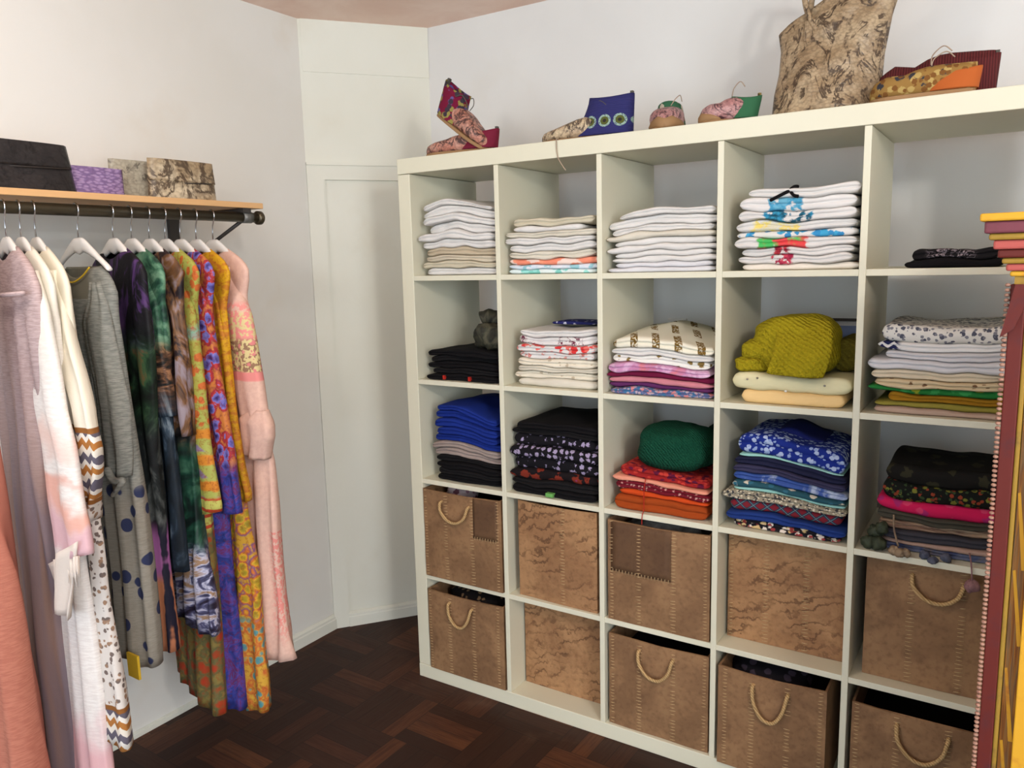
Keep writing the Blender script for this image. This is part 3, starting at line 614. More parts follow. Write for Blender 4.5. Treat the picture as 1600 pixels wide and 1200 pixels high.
def basket(cell, x, y, w, h, m, label, rot=0.0, handle=True, seams=(0.04, 0.32, 0.66, 0.96), patch=None, d=0.33, fill=None, hx=(0.32, 0.66), hsag=0.075, seed=0):
    r = random.Random(seed)
    o = thing('storage_box', label, 'storage box', (cx0(cell[0]) + x, y, cz0(cell[1]) + 0.0006), (0, 0, rot), 'brown hide boxes in the bookcase')
    vf, fy, top = open_box(w, d, h, seed=seed)
    bo = mesh('body', vf, m, o, False)
    for u in seams:
        st = MB()
        ux = u * w; z = 0.008
        z0 = 0.0
        while z < top(ux) - 0.004:
            if r.random() > 0.06:
                L = 0.017 * r.uniform(0.75, 1.15) if 0.1 < u < 0.9 else 0.012 * r.uniform(0.8, 1.1)
                y0 = min(fy(ux - L / 2, z), fy(ux + L / 2, z)) - 0.0012
                a = Vector((ux - L / 2 + r.uniform(-.001, .001), y0, z + r.uniform(-.0012, .0012))); b = Vector((ux + L / 2, y0, z + 0.0012 + r.uniform(-.0012, .0012)))
                st.add(tube([a, (a + b) / 2 + Vector((0, -0.0006, 0)), b], [0.0006, 0.0011, 0.0006], 5))
            z += 0.0105
        mesh('stitch_row', st.vf(), THR, bo)
    if patch:
        px0, px1, pz0, pz1 = patch
        vv = []
        n = 8
        G = [[(w * (px0 + (px1 - px0) * a / n), fy(w * (px0 + (px1 - px0) * a / n), h * (pz0 + (pz1 - pz0) * b / n)) - 0.0008, min(h * (pz0 + (pz1 - pz0) * b / n), top(w * (px0 + (px1 - px0) * a / n)) - 0.0005)) for a in range(n + 1)] for b in range(n + 1)]
        po = mesh('leather_patch', rings(G, False, False, False), HD, o)
        mo = po.modifiers.new('solid', 'SOLIDIFY'); mo.thickness = 0.0012; mo.offset = 1
        xx = px0 * w + 0.006; st = MB()
        while xx < px1 * w - 0.003:
            zb_ = pz0 * h
            st.add(tube([(xx, fy(xx, zb_) - 0.0022, zb_ - 0.006), (xx + 0.001, fy(xx, zb_) - 0.0028, zb_ + 0.006)], 0.0008, 5)); xx += 0.0105
        mesh('stitch_row', st.vf(), THR, po)
    if handle:
        a = Vector((hx[0] * w, fy(hx[0] * w, h * .88) - 0.001, h * 0.885)); b = Vector((hx[1] * w, fy(hx[1] * w, h * .88) - 0.001, h * 0.875)); c = (a + b) / 2
        k = hsag
        P = smooth_path([a + Vector((0, 0.006, 0.001)), a + Vector((0, -0.010, -0.003)), a + Vector((0.006, -0.016, -k * 0.5)), c + Vector((-(b - a).x * 0.2, -0.017, -k * 0.93)), c + Vector(((b - a).x * 0.12, -0.017, -k)), b + Vector((-0.012, -0.016, -k * 0.6)), b + Vector((0, -0.010, -0.002)), b + Vector((0, 0.006, 0.001))], 7)
        mesh('rope_handle', tube(P, 0.0052, 10), ROPE, o)
    mesh('shade_block', box(0.0065, w - 0.0065, 0.012, d - 0.0065, 0.0065, h - 0.085), INN, o, False)  # solid block added so the open box looks dark inside
    return o, w, h
bx = [
 ((1, 4), 0.006, -0.004, 0.325, 0.318, H1[0], 'brown hide box with rope handle, fourth row first cube, pale scarf inside', 0.0, dict(patch=(0.66, 0.955, 0.55, 0.985), hx=(0.25, 0.61), hsag=0.06, seams=(0.03, 0.30, 0.64, 0.955))),
 ((2, 4), 0.032, 0.020, 0.290, 0.326, H2[0], 'light brown veined hide box without handle, fourth row second cube', -0.025, dict(handle=False, seams=(0.58,))),
 ((3, 4), 0.012, 0.004, 0.318, 0.318, H1[1], 'brown hide box with dark square patch and grey contents, fourth row third cube', 0.0, dict(handle=False, patch=(0.035, 0.64, 0.5, 0.985))),
 ((4, 4), 0.009, 0.075, 0.318, 0.330, H2[1], 'veined hide box pushed deep without handle, fourth row fourth cube', 0.0, dict(handle=False, seams=(0.03, 0.34, 0.68), d=0.30)),
 ((5, 4), 0.026, 0.045, 0.296, 0.330, H1[2], 'brown hide box with rope handle in the fourth row fifth cube', 0.0, dict(hx=(0.36, 0.74), hsag=0.055, seams=(0.36, 0.74))),
 ((1, 5), 0.008, -0.003, 0.322, 0.300, H1[3], 'brown hide box with rope handle and dark contents, bottom row first cube', 0.0, dict(hx=(0.30, 0.60), hsag=0.07, seams=(0.03, 0.30, 0.62, 0.93))),
 ((2, 5), 0.006, 0.088, 0.320, 0.331, H2[2], 'veined hide box pushed deep without handle, bottom row second cube', 0.0, dict(handle=False, seams=(), d=0.29)),
 ((3, 5), 0.010, 0.012, 0.318, 0.300, H1[1], 'brown hide box with rope handle in the bottom row third cube', 0.0, dict(hx=(0.32, 0.66), hsag=0.07)),
 ((4, 5), 0.012, -0.012, 0.292, 0.300, H1[3], 'greyish brown hide box with rope handle, bottom row fourth cube', 0.0, dict(hx=(0.34, 0.66), hsag=0.085, seams=(0.07, 0.33, 0.66, 0.95))),
 ((5, 5), 0.012, 0.004, 0.318, 0.286, H1[2], 'brown hide box with rope handle in the bottom row fifth cube', 0.0, dict(hx=(0.34, 0.70), hsag=0.075, seams=(0.04, 0.34, 0.70))),
]
BX = {}
for k, (cell, x, y, w_b, h_b, m, lab, ro, op) in enumerate(bx):
    BX[cell] = basket(cell, x, y, w_b, h_b, m, lab, ro, seed=k + 2, **op)[0]
PALE = floral(srgb(190, 170, 170), [srgb(110, 70, 80), srgb(150, 110, 120)], 30, 0.35)
def lump(cell, name, label, cat, m, cx, cy, cz, rx, ry, rz, seed):
    tag(mesh(name, blob(0, 0, 0, rx, ry, rz, 24, 14, 0.85, 0.22, seed=seed), m, None, True, (cx0(cell[0]) + cx, cy, cz0(cell[1]) + cz)), label, cat)
lump((1, 4), 'crumpled_scarf', 'pale printed scarf bulging out of the top left hide box', 'scarf', PALE, 0.085, 0.12, 0.285, 0.055, 0.06, 0.034, 3)
lump((3, 4), 'crumpled_cloth', 'grey cloth bulging out of the dark patched hide box', 'cloth', tiedye([srgb(70, 68, 66), srgb(110, 108, 104)], 20), 0.17, 0.12, 0.285, 0.12, 0.08, 0.033, 5)
lump((1, 5), 'crumpled_cloth', 'black patterned cloth in the bottom left hide box', 'cloth', floral(srgb(26, 22, 22), [srgb(120, 96, 70)], 40, 0.3), 0.16, 0.14, 0.262, 0.13, 0.10, 0.036, 8)
lump((4, 5), 'crumpled_cloth', 'dark purple cloth in the greyish brown hide box', 'cloth', floral(srgb(30, 28, 34), [srgb(70, 62, 76)], 30, 0.35), 0.13, 0.14, 0.255, 0.11, 0.10, 0.036, 11)

# ------------------------------------------------------------------ shoes and bags on top of the bookcase
def loft_d(secs, n=18):
    """sections (x, half width, height, centre y, z0): flat-bottomed D shapes"""
    R = []
    for x, w, h, cy, z0 in secs:
        ring = []
        for k in range(n):
            a = 2 * math.pi * k / n
            c, s = math.cos(a), math.sin(a)
            yy = cy + w * spow(c, 0.75)
            zz = z0 + h * (0.5 + 0.5 * spow(s, 0.8)) if s > 0 else z0 + h * 0.5 * (1 - min(1, abs(s) * 1.4))
            ring.append((x, yy, max(zz, z0)))
        R.append(ring)
    return rings(R, True, True)
def shoe(label, loc, rot, upper, shaft, sole, L=0.25, W=0.042, toe=0.034, instep=0.062, top=0.115, point=0.6, shaft_x=(0.0, 0.12), sl=0.46, tab=None, lace=None, group=None, name='ankle_shoe', cap=None):
    """heel at x = 0, toe at x = L, sole on z = 0"""
    o = thing(name, label, 'shoe', loc, rot, group)
    hw = lambda t: W * (0.62 + 0.30 * math.sin(min(1, t * 2.2) * math.pi / 2) * (t < 0.45) + (0.38 * math.sin((min(t, 0.72)) / 0.72 * math.pi / 2) if t >= 0.45 else 0)) * ((1 - ((t - 0.72) / 0.28) ** (1.6 + point)) ** 0.6 if t > 0.72 else 1)
    ts = [0.0, 0.02, 0.07, 0.15, 0.25, 0.35, 0.45, 0.55, 0.65, 0.74, 0.82, 0.89, 0.945, 0.98, 0.998]
    end = lambda t: 0.35 if t == 0 else (0.8 if t < 0.03 else 1)
    so_ = [[(L * t, sgn * (max(hw(t), 0.004) * end(t) + 0.002), z) for sgn in (1, -1) for z in ((0.0, 0.010) if sgn == 1 else (0.010, 0.0))] for t in ts]
    bevel(mesh('sole', rings(so_), sole, o, False), 0.002)
    hh = lambda t: interp([(0, instep * 0.95), (0.35, instep), (0.5, instep * 0.98), (0.65, instep * 0.78), (0.82, toe), (0.94, toe * 0.8), (1, toe * 0.4)], t)
    uo = mesh('upper', loft_d([(L * t, max(hw(t), 0.004) * end(t), hh(t), 0, 0.0095) for t in ts]), upper, o)
    if cap:
        mesh('toe_cap', loft_d([(L * t + (0.003 if t > 0.9 else 0), (max(hw(t), 0.004) * end(t) + 0.0025) * (1.04 if t > 0.9 else 1), hh(t) * interp([(0.6, 0.12), (0.8, 0.5), (0.9, 0.72), (1, 0.9)], t), 0, 0.006) for t in ts if t > 0.6]), cap, o)
    x0, x1 = shaft_x; R = []; m = 8
    for inner in (0, 1):
        for k in range(m + 1):
            v = k / m if not inner else 1 - k / m
            z = 0.012 + (top - 0.012) * v; a0 = -0.003 + x0 * v; a1 = L * sl * (1 - v) ** 1.4 + x1 * (1 - (1 - v) ** 1.4)
            q = 0.0025 * inner
            R.append([((a0 + a1) / 2 + ((a1 - a0) / 2 + 0.002 - q) * spow(math.cos(t), 0.9), (W * 1.03 * (1 - 0.34 * v) + 0.002 - q) * spow(math.sin(t), 0.9), z + 0.004 * v * math.cos(2 * t) * (1 if v > 0.9 else 0)) for t in [2 * math.pi * j / 22 for j in range(22)]])
    sho = mesh('shaft', rings(R, False, True), shaft, o)
    if tab: mesh('pull_tab', box(x0 - 0.002, x0 + 0.006, -0.006, 0.006, top - 0.012, top + 0.010), tab, sho, False)
    if lace:
        for dy in ((-1, 1) if not cap else (1,)):
            mesh('lace', tube(smooth_path([(L * 0.42, 0.006 * dy, instep + 0.012), (L * 0.40, 0.018 * dy, instep + 0.030), (L * 0.30, 0.030 * dy, instep + 0.044), (L * 0.22, 0.034 * dy, instep + 0.030)]), 0.0014, 6), lace, uo)
    return o
PSN = snake(srgb(186, 124, 104), srgb(52, 32, 34), srgb(196, 148, 130), 130, 17, 1.9); MAR = plain('maroon_suede', srgb(112, 24, 48), 0.8)
SOLE = plain('tan_sole', srgb(150, 116, 80), 0.7); TAB = plain('grey_tab', srgb(84, 80, 72), 0.8); LACE = plain('tan_lace', srgb(170, 150, 130), 0.8)
MPR = floral(srgb(112, 24, 52), [srgb(96, 84, 140), srgb(140, 130, 70), srgb(60, 50, 60)], 26, 0.40)
PI = math.pi
sg = 'snakeskin ankle shoes on the bookcase'
shoe('pink snakeskin shoe with maroon heel lying flat, left end of bookcase top', (0.345, 0.075, H), (0, 0, PI + 0.10), PSN, MAR, SOLE, 0.255, toe=0.036, instep=0.054, top=0.066, point=0.3, shaft_x=(-0.01, 0.11), tab=TAB, group=sg)
shoe('pink snakeskin shoe propped upright with toe down and maroon shaft', (0.150, 0.050, H + 0.128), (0, math.radians(36), 0.0), PSN, MPR, SOLE, 0.215, toe=0.036, instep=0.058, top=0.105, point=0.3, shaft_x=(-0.03, 0.07), tab=TAB, lace=TAB, group=sg)
BSN = snake(srgb(182, 158, 128), srgb(56, 42, 36), srgb(206, 186, 152), 120, 17, 1.7)
g = N('beaded_navy_cloth', 0.8, 0.2); X, Y, Z = g.xyz()
fx = g.math('SUBTRACT', g.math('FRACT', g.math('DIVIDE', X, 0.044)), 0.5); fz = g.math('DIVIDE', g.math('SUBTRACT', Z, 0.048), 0.042)
rr = g.math('SQRT', g.math('ADD', g.math('MULTIPLY', fx, fx), g.math('MULTIPLY', fz, fz)))
bead = g.math('GREATER_THAN', g.noise(330, 1), 0.42)
c = g.mix(g.math('LESS_THAN', rr, 0.28), srgb(46, 46, 98), srgb(86, 92, 44)); c = g.mix(g.math('LESS_THAN', rr, 0.12), c, srgb(50, 44, 40))
c = g.mix(g.math('MULTIPLY', g.band(rr, 0.28, 0.42, 0.01), bead), c, srgb(150, 176, 160))
w = g.new('ShaderNodeTexWave'); w.bands_direction = 'Z'; g.put(w.inputs['Vector'], g.p); w.inputs['Scale'].default_value = 60; g.bump(w.outputs['Fac'], 0.5, 0.002)
NVB = g.out(c)
bs = shoe('beige snakeskin shoe with tall navy beaded ankle on bookcase top', (0.800, 0.10, H), (0, 0, PI + 0.07), BSN, NVB, SOLE, 0.285, 0.043, 0.034, 0.062, 0.118, 0.7, shaft_x=(-0.005, 0.125), sl=0.62, tab=TAB, lace=TAB, group=sg)
tag(mesh('loose_lace', tube(smooth_path([(0.600, 0.03, H + 0.003), (0.608, 0.004, H + 0.003), (0.611, -0.004, H - 0.006), (0.612, -0.004, H - 0.03), (0.618, -0.004, H - 0.055), (0.640, -0.003, H - 0.088)]), 0.0016, 6), LACE), 'thin tan lace hanging over the front edge of the bookcase top', 'lace')
PSN2 = snake(srgb(176, 124, 120), srgb(66, 42, 48), srgb(192, 152, 148), 130, 19, 1.6); GRS = plain('green_suede', srgb(48, 98, 66), 0.8); GPR = floral(srgb(54, 96, 70), [srgb(120, 50, 50), srgb(190, 180, 160)], 30, 0.4)
shoe('pink snakeskin shoe facing the front right beside the navy beaded one', (0.858, 0.262, H), (0, 0, -PI / 2 + 0.30), PSN2, GPR, SOLE, 0.24, 0.048, 0.056, 0.074, 0.096, 0.0, cap=SOLE, shaft_x=(0.0, 0.10), lace=LACE, group=sg)
shoe('pink snakeskin shoe with green heel left of the big tote bag', (1.150, 0.115, H), (0, 0, PI + 0.42), PSN2, GRS, SOLE, 0.145, 0.044, 0.045, 0.060, 0.068, 0.0, cap=SOLE, shaft_x=(-0.012, 0.06), tab=floral(srgb(130, 110, 60), [srgb(70, 60, 40)], 90, 0.4), lace=LACE, group=sg)
BUR = N('burgundy_woven', 0.8, 0.2)
w = BUR.new('ShaderNodeTexWave'); w.bands_direction = 'X'; BUR.put(w.inputs['Vector'], BUR.p); w.inputs['Scale'].default_value = 55
BUR.bump(w.outputs['Fac'], 0.6, 0.002); BUR = BUR.out(BUR.mix(w.outputs['Fac'], srgb(70, 26, 28), srgb(98, 40, 40)))
YFL = floral(srgb(146, 112, 60), [srgb(56, 56, 62), srgb(176, 150, 90), srgb(120, 80, 40)], 34, 0.38); ORS = plain('orange_suede', srgb(178, 92, 40), 0.85)
shoe('burgundy woven ankle boot at the right end of bookcase top', (1.690, 0.150, H), (0, 0, PI + 0.05), BUR, BUR, SOLE, 0.255, 0.045, 0.090, 0.105, 0.098, 0.2, shaft_x=(-0.006, 0.10), tab=TAB, group='embroidered boots on the bookcase', name='ankle_boot')
shoe('yellow flowered shoe with orange heel before the burgundy boot', (1.660, 0.045, H), (0, 0, PI - 0.02), YFL, ORS, SOLE, 0.220, 0.040, 0.050, 0.062, 0.055, 0.6, shaft_x=(-0.006, 0.10), lace=LACE, group='embroidered boots on the bookcase')

def cushion(L, R, nv=24, nu=24, dep=lambda u, v: 0.03, front_only=False, seed=0, wr=0.004, taper=0.5):
    """a soft flat bag between two side curves: L(v), R(v) give (x, z); dep gives half depth"""
    Rg = []
    for a in range(nv + 1):
        v = a / nv; l, r_ = Vector((L(v)[0], 0, L(v)[1])), Vector((R(v)[0], 0, R(v)[1])); ring = []
        for s in (-1, 1):
            for b in range(nu + 1):
                u = b / nu if s < 0 else 1 - b / nu
                if s > 0 and b in (0, nu): continue
                p = l.lerp(r_, u); e = max(0.0, 1 - abs(2 * u - 1) ** 2.4) ** taper
                d = dep(u, v) * e + (wr * nz(p.x * 16 + seed, p.z * 16, s) + wr * 0.5 * nz(p.x * 45 + seed, p.z * 30, s)) * e
                ring.append((p.x, s * d, p.z))
        Rg.append(ring)
    return rings(Rg, True, False)
TSN = snake(srgb(152, 128, 97), srgb(62, 46, 34), srgb(178, 156, 124), 115, 11, 1.3)
tote = thing('tote_bag', 'large tan snakeskin tote bag leaning on the wall above the bookcase', 'bag', (1.2, 0.13, H), (math.radians(-6), 0, 0))
Lc = lambda v: (interp([(0, -0.012), (0.3, -0.008), (0.55, 0.002), (0.8, 0.004), (1, -0.004)], v), 0.225 * v)
Rc = lambda v: (interp([(0, 0.252), (0.35, 0.255), (0.6, 0.268), (1, 0.312)], v), 0.385 * v)
to = mesh('body', cushion(Lc, Rc, 34, 34, lambda u, v: 0.080 * (1 - 0.62 * v) * (0.75 + 0.25 * math.sin(math.pi * u)), seed=2, wr=0.010), TSN, tote)
m_ = to.modifiers.new('solid', 'SOLIDIFY'); m_.thickness = 0.003; m_.offset = -1
for s in (-1, 1):
    P0, P1 = Vector((0.085, s * 0.036, 0.235)), Vector((0.225, s * 0.036, 0.310)); ax = (P1 - P0); upv = Vector((-ax.z, 0, ax.x)).normalized()
    hd_ = mesh('handle', tube(smooth_path([P0 - upv * 0.03, P0 + upv * 0.015, P0 + upv * 0.075 + ax * 0.12, (P0 + P1) / 2 + upv * 0.125, P1 + upv * 0.075 - ax * 0.12, P1 + upv * 0.015, P1 - upv * 0.03]), 0.0075, 10), TSN, tote)
    for P in (P0, P1): mesh('handle_loop', box(P.x - 0.014, P.x + 0.014, s * 0.036 - 0.004, s * 0.036 + 0.004, P.z - 0.05, P.z + 0.0), TSN, hd_, False)

# ------------------------------------------------------------------ wall shelf with clutch bags, rail and brackets
XR, ZR, RR = -0.19, 1.645, 0.0145
g = N('beech_board', 0.5, 0.35)
BEECH = g.out(g.mix(g.noise(9, 4, g.map((6, 0.5, 6))), srgb(222, 178, 126), srgb(204, 158, 108)))
BRZ = plain('bronze_metal', srgb(86, 78, 62), 0.38, 0.5, 0.75); DGM = plain('dark_grey_metal', srgb(72, 68, 66), 0.45, 0.5, 0.5); GRC = plain('grey_collar', srgb(104, 104, 100), 0.4, 0.5, 0.3)
ws = thing('wall_shelf', 'light beech wall shelf above the clothes rail', 'shelf', (-0.555, -1.4, 1.671))
bevel(mesh('board', box(0.002, 0.385, -0.85, 0.975, 0, 0.0165), BEECH, ws, False), 0.0015)
rl = thing('clothes_rail', 'bronze clothes rail under the beech shelf', 'clothes rail', (XR, -1.4, ZR))
mesh('rail', tube([(0, -0.85, 0), (0, 0, 0), (0, 0.965, 0)], RR, 24), BRZ, rl)
mesh('end_cap', tube([(0, 0.962, 0), (0, 0.966, 0), (0, 0.978, 0), (0, 0.982, 0)], [0.015, 0.0205, 0.0205, 0.017], 24), BRZ, rl)
for yb, lab in ((-0.475, 'dark metal wall bracket carrying the right end of the rail'), (-1.66, 'dark metal wall bracket carrying the left end of the rail')):
    b = thing('shelf_bracket', lab, 'bracket', (-0.555, yb, 1.40), group='brackets under the beech shelf')
    mesh('upright', box(0.0005, 0.016, -0.018, 0.018, 0.05, 0.268), DGM, b, False)
    mesh('arm', box(0.012, 0.372, -0.012, 0.012, 0.260, 0.270), DGM, b, False)
    mesh('brace', tube([(0.010, 0, 0.095), (0.345, 0, 0.236)], 0.0055, 10), DGM, b)
    mesh('rail_collar', tube([(XR + 0.555, -0.016, 0.245), (XR + 0.555, 0.016, 0.245)], [0.0172, 0.0172], 24), GRC, b)
    mesh('hook_plate', box(XR + 0.538, XR + 0.572, -0.022, 0.006, 0.2575, 0.2705), DGM, b, False)
BLS = snake(srgb(34, 31, 32), srgb(18, 16, 17), srgb(44, 40, 40), 90, 10); PUR = N('purple_python', 0.5, 0.35)
d, _ = PUR.vor(75, PUR.map((1, 1, 2.4))); PUR.bump(d, 0.7, 0.003); PUR = PUR.out(PUR.mix(PUR.ss(d, 0.3, 0.7), srgb(160, 136, 176), srgb(122, 98, 142)))
GRB = snake(srgb(166, 158, 140), srgb(100, 94, 84), srgb(180, 172, 152), 90, 7)
NSN = snake(srgb(160, 138, 106), srgb(70, 54, 40), srgb(206, 192, 164), 85, 8, 2.0)
def clutch(label, y, z, x, wd, ht, m, inset=0.0, dep=0.03, flap=None, rot=0.0, lean=0.0):
    """local x runs along the shelf (world y)"""
    o = thing('clutch_bag', label, 'bag', (x, y, z), (0, lean, math.pi / 2 + rot))
    mesh('body', cushion(lambda v: (inset * v, ht * v), lambda v: (wd - inset * v, ht * v), 14, 22, lambda u, v: dep * (1 - 0.5 * v) * (0.9 + 0.1 * math.sin(math.pi * u)), seed=wd * 10, wr=0.002, taper=0.35), m, o)
    if flap:
        mesh('flap', cushion(lambda v: (inset * (flap + v * (1 - flap)) - 0.002, ht * (flap + (1.01 - flap) * v)), lambda v: (wd + 0.002 - inset * (flap + v * (1 - flap)), ht * (flap + (1.01 - flap) * v)), 8, 22, lambda u, v: dep * (1 - 0.5 * (flap + v * (1 - flap))) + 0.004, seed=3, wr=0.001, taper=0.3), m, o)
        mesh('clasp', tube([(0.03, dep * 0.8, ht * flap), (wd * 0.5, -dep * 0.9, ht * flap - 0.004), (wd - 0.03, -dep * 0.8, ht * flap)], 0.0015, 5), DGM, o)
    return o
ZS = 1.6881
clutch('black snakeskin clutch bag on the left of the beech shelf', -1.235, ZS, -0.27, 0.305, 0.118, BLS, 0.020, 0.034, 0.52)
clutch('beige clutch bag behind the black one on the beech shelf', -1.235, ZS, -0.37, 0.205, 0.133, GRB, 0.004, 0.018)
clutch('purple python clutch bag between the black and the snakeskin ones', -0.955, ZS, -0.30, 0.170, 0.078, PUR, 0.0, 0.022)
clutch('grey beige clutch bag behind the folded snakeskin bag', -0.800, ZS, -0.345, 0.19, 0.112, GRB, 0.004, 0.020)
clutch('brown snakeskin folded clutch bag at the right of the beech shelf', -0.735, ZS, -0.27, 0.222, 0.112, NSN, 0.008, 0.026, 0.48)

# ------------------------------------------------------------------ hangers
HW = plain('white_hanger_plastic', srgb(226, 222, 216), 0.4, 0.4); CHR = plain('chrome_hook', srgb(200, 202, 206), 0.18, 0.5, 1.0)
def hanger_meshes():
    t = thing('clothes_hanger', 'x', 'hanger')
    pts = [(0, 0, -0.070), (0.001, 0, -0.045), (0.004, 0, -0.028)] + [(0.0172 * math.cos(a), 0, 0.0172 * math.sin(a)) for a in [math.radians(-40 + 14 * k) for k in range(18)]]
    mesh('hook', tube(pts, 0.0018, 8), CHR, t)
    R = []
    for k in range(41):
        u = -0.150 + 0.30 * k / 40; a = abs(u)
        zc = -0.083 - 0.52 * max(0.0, a - 0.02) ** 1.08 - 0.012 * (a / 0.2) ** 3; hh = 0.021 - 0.0135 * min(1, a / 0.10); hd = 0.0068
        if a > 0.144: hh *= 0.6
        zc -= 0.004 * math.cos(a * 60) * (a < 0.03)
        R.append([(u, hd * math.cos(q), zc + hh * math.sin(q)) for q in [2 * math.pi * j / 12 for j in range(12)]])
    mesh('arms', rings(R), HW, t)
    mesh('bar', tube([(-0.142, 0, -0.172), (0, 0, -0.182), (0.142, 0, -0.172)], 0.0042, 8), HW, t)
    return t
HG = hanger_meshes(); hg_used = [False]
def hang(y, phi, label, dz=0.0, tilt=0.0):
    h = HG if not hg_used[0] else copy_tree(HG); hg_used[0] = True
    h.location = (XR, y, ZR); h.rotation_euler = (0, tilt, math.radians(phi)); h['label'] = label; h['category'] = 'hanger'; h['group'] = 'white hangers on the rail'
# ------------------------------------------------------------------ garments
SH = [(1.470, 0.200), (1.505, 0.172), (1.534, 0.116), (1.554, 0.070)]
SHM = [(1.462, 0.168), (1.490, 0.172), (1.515, 0.150), (1.536, 0.108), (1.553, 0.064)]
def body_vf(edge, hem, d0, d1, folds=5, amp=0.006, seed=0, left=1.0, slope=0.0, sh=SH, neck=0.074, n=56, nzv=54, hemw=0.004, ledge=None):
    zt = sh[-1][0]; R = []
    tab = sorted([e for e in edge if e[0] < sh[0][0] - 0.02] + list(sh))
    for a in range(nzv + 1):
        v = a / nzv; z = hem + (zt - hem) * (1 - (1 - v) ** 1.25)
        w = interp(tab, z); f = 1 - v
        dd = d1 + (d0 - d1) * f ** 0.8
        if z > 1.44: dd = min(dd, 0.022) * (0.75 + 0.25 * min(1, (zt - z) / 0.09))
        ring = []
        for k in range(n):
            q = 2 * math.pi * k / n; c, s = math.cos(q), math.sin(q)
            u = (w if c >= 0 else (w * left if not ledge or z > 1.42 else interp(ledge, z))) * spow(c, 0.8); A = amp * f ** 0.55 * (1.15 if z < 1.40 else 0.3)
            y = dd * spow(s, 0.7) + A * math.sin(folds * u * 26 + 2.2 * nz(seed, z * 2.2, 1.0) + seed) * abs(s) ** 0.3 + A * 0.8 * nz(u * 14, z * 3.0, seed)
            dzh = (slope * u + hemw * math.sin(u * 60 + seed)) * max(0, 1 - v * 9)
            dn = -0.03 * math.exp(-(u / 0.06) ** 2) * max(0, (v - 0.94) / 0.06) if s < 0 else 0
            ring.append((u, y, z + dzh + dn))
        R.append(ring)
    return rings(R, False, False)
def sleeve_vf(edge, z_end, hw, d, seed=0, vy=-0.008, slope=0.10, flare=1.0, amp=0.004, n=26, z_top=1.50, nzv=34, side=1, folds=2, tip=0.0):
    tab = sorted(edge); R = []
    for a in range(nzv + 1):
        t = a / nzv; z = z_top + (z_end - z_top) * t
        ue = interp(tab, z); g_ = min(1, 0.35 + t * 3.2)
        w = hw * g_ * (1 + (flare - 1) * t * t); dd = d * min(1, 0.45 + t * 2.4) * (1 + (flare - 1) * 0.4 * t)
        ring = []
        for k in range(n):
            q = 2 * math.pi * k / n; c, s = math.cos(q), math.sin(q)
            u = ue - w + w * spow(c, 0.85) + amp * nz(seed * 3, z * 9, 2 * c)
            y = vy + dd * spow(s, 0.85) + amp * math.sin(folds * c * 4 + seed + 3 * nz(z * 3, seed, 0)) * (0.3 + t) + amp * nz(c * 2, z * 8, seed + 5)
            zz_ = z + slope * (u - ue + w) * max(0, t * 4 - 3) + tip * max(0, t * 6 - 5) * (s < 0)
            ring.append((side * u, y, zz_))
        R.append(ring)
    return rings(R, False, False)
def garment(name, label, cat, y, phi, m, edge, hem, d0, d1, folds=5, amp=0.006, seed=0, left=0.95, slope=0.0, sleeves=None, **k):
    o = thing(name, label, cat, (XR, y, 0.0), (0, 0, math.radians(phi)), 'garments hanging on the rail')
    b = mesh('body', body_vf(edge, hem, d0, d1, folds, amp, seed, left, slope, **k), m, o)
    mo = b.modifiers.new('solid', 'SOLIDIFY'); mo.thickness = 0.0012; mo.offset = 0
    if sleeves:
        for s in (1, -1):
            sm = sleeves.pop('mat', m) if s == 1 else sm
            so2 = mesh('sleeve', sleeve_vf(side=s, seed=seed + s, **sleeves), sm, o)
            mo = so2.modifiers.new('solid', 'SOLIDIFY'); mo.thickness = 0.0012; mo.offset = 0
    return o
def zones(name, fn, rough=0.85, grain=0.0, dk=(0.02, 0.015, 0.012, 1)):
    g = N(name, rough, 0.2); c = fn(g, *g.xyz())
    if grain: c = g.mix(g.math('MULTIPLY', g.ss(g.noise(85, 4, None, 0.7, 0.5), 0.50, 0.62), grain), c, dk)
    g.weave(0.3); return g.out(c)
def slub(g, a, b, s=(1, 1, 9)): return g.mix(g.ss(g.noise(40, 3, g.map(s)), 0.35, 0.65), a, b)
# salmon dress, nearest the camera
SAL = zones('salmon_cloth', lambda g, X, Y, Z: g.mix(g.ss(X, 0.085, 0.03), slub(g, srgb(186, 120, 100), srgb(170, 104, 86)), srgb(178, 112, 94)))
LIL = zones('lilac_cloth', lambda g, X, Y, Z: slub(g, srgb(206, 180, 206), srgb(190, 164, 192)))
E0 = [(0.2, 0.122), (0.354, 0.111), (0.599, 0.092), (0.813, 0.068), (0.972, 0.035), (1.10, 0.020), (1.3, 0.05), (1.43, 0.09)]
SHN = [(1.45, 0.095), (1.49, 0.09), (1.537, 0.07)]
hang(-1.262, -16, 'white plastic hanger holding the salmon dress, at the left edge of the photo')
garment('dress', 'salmon pink dress nearest the camera at the left edge of the photo', 'dress', -1.262, -16, SAL, E0, 0.16, 0.05, 0.02, 3, 0.010, 2, 0.9, sh=SHN)
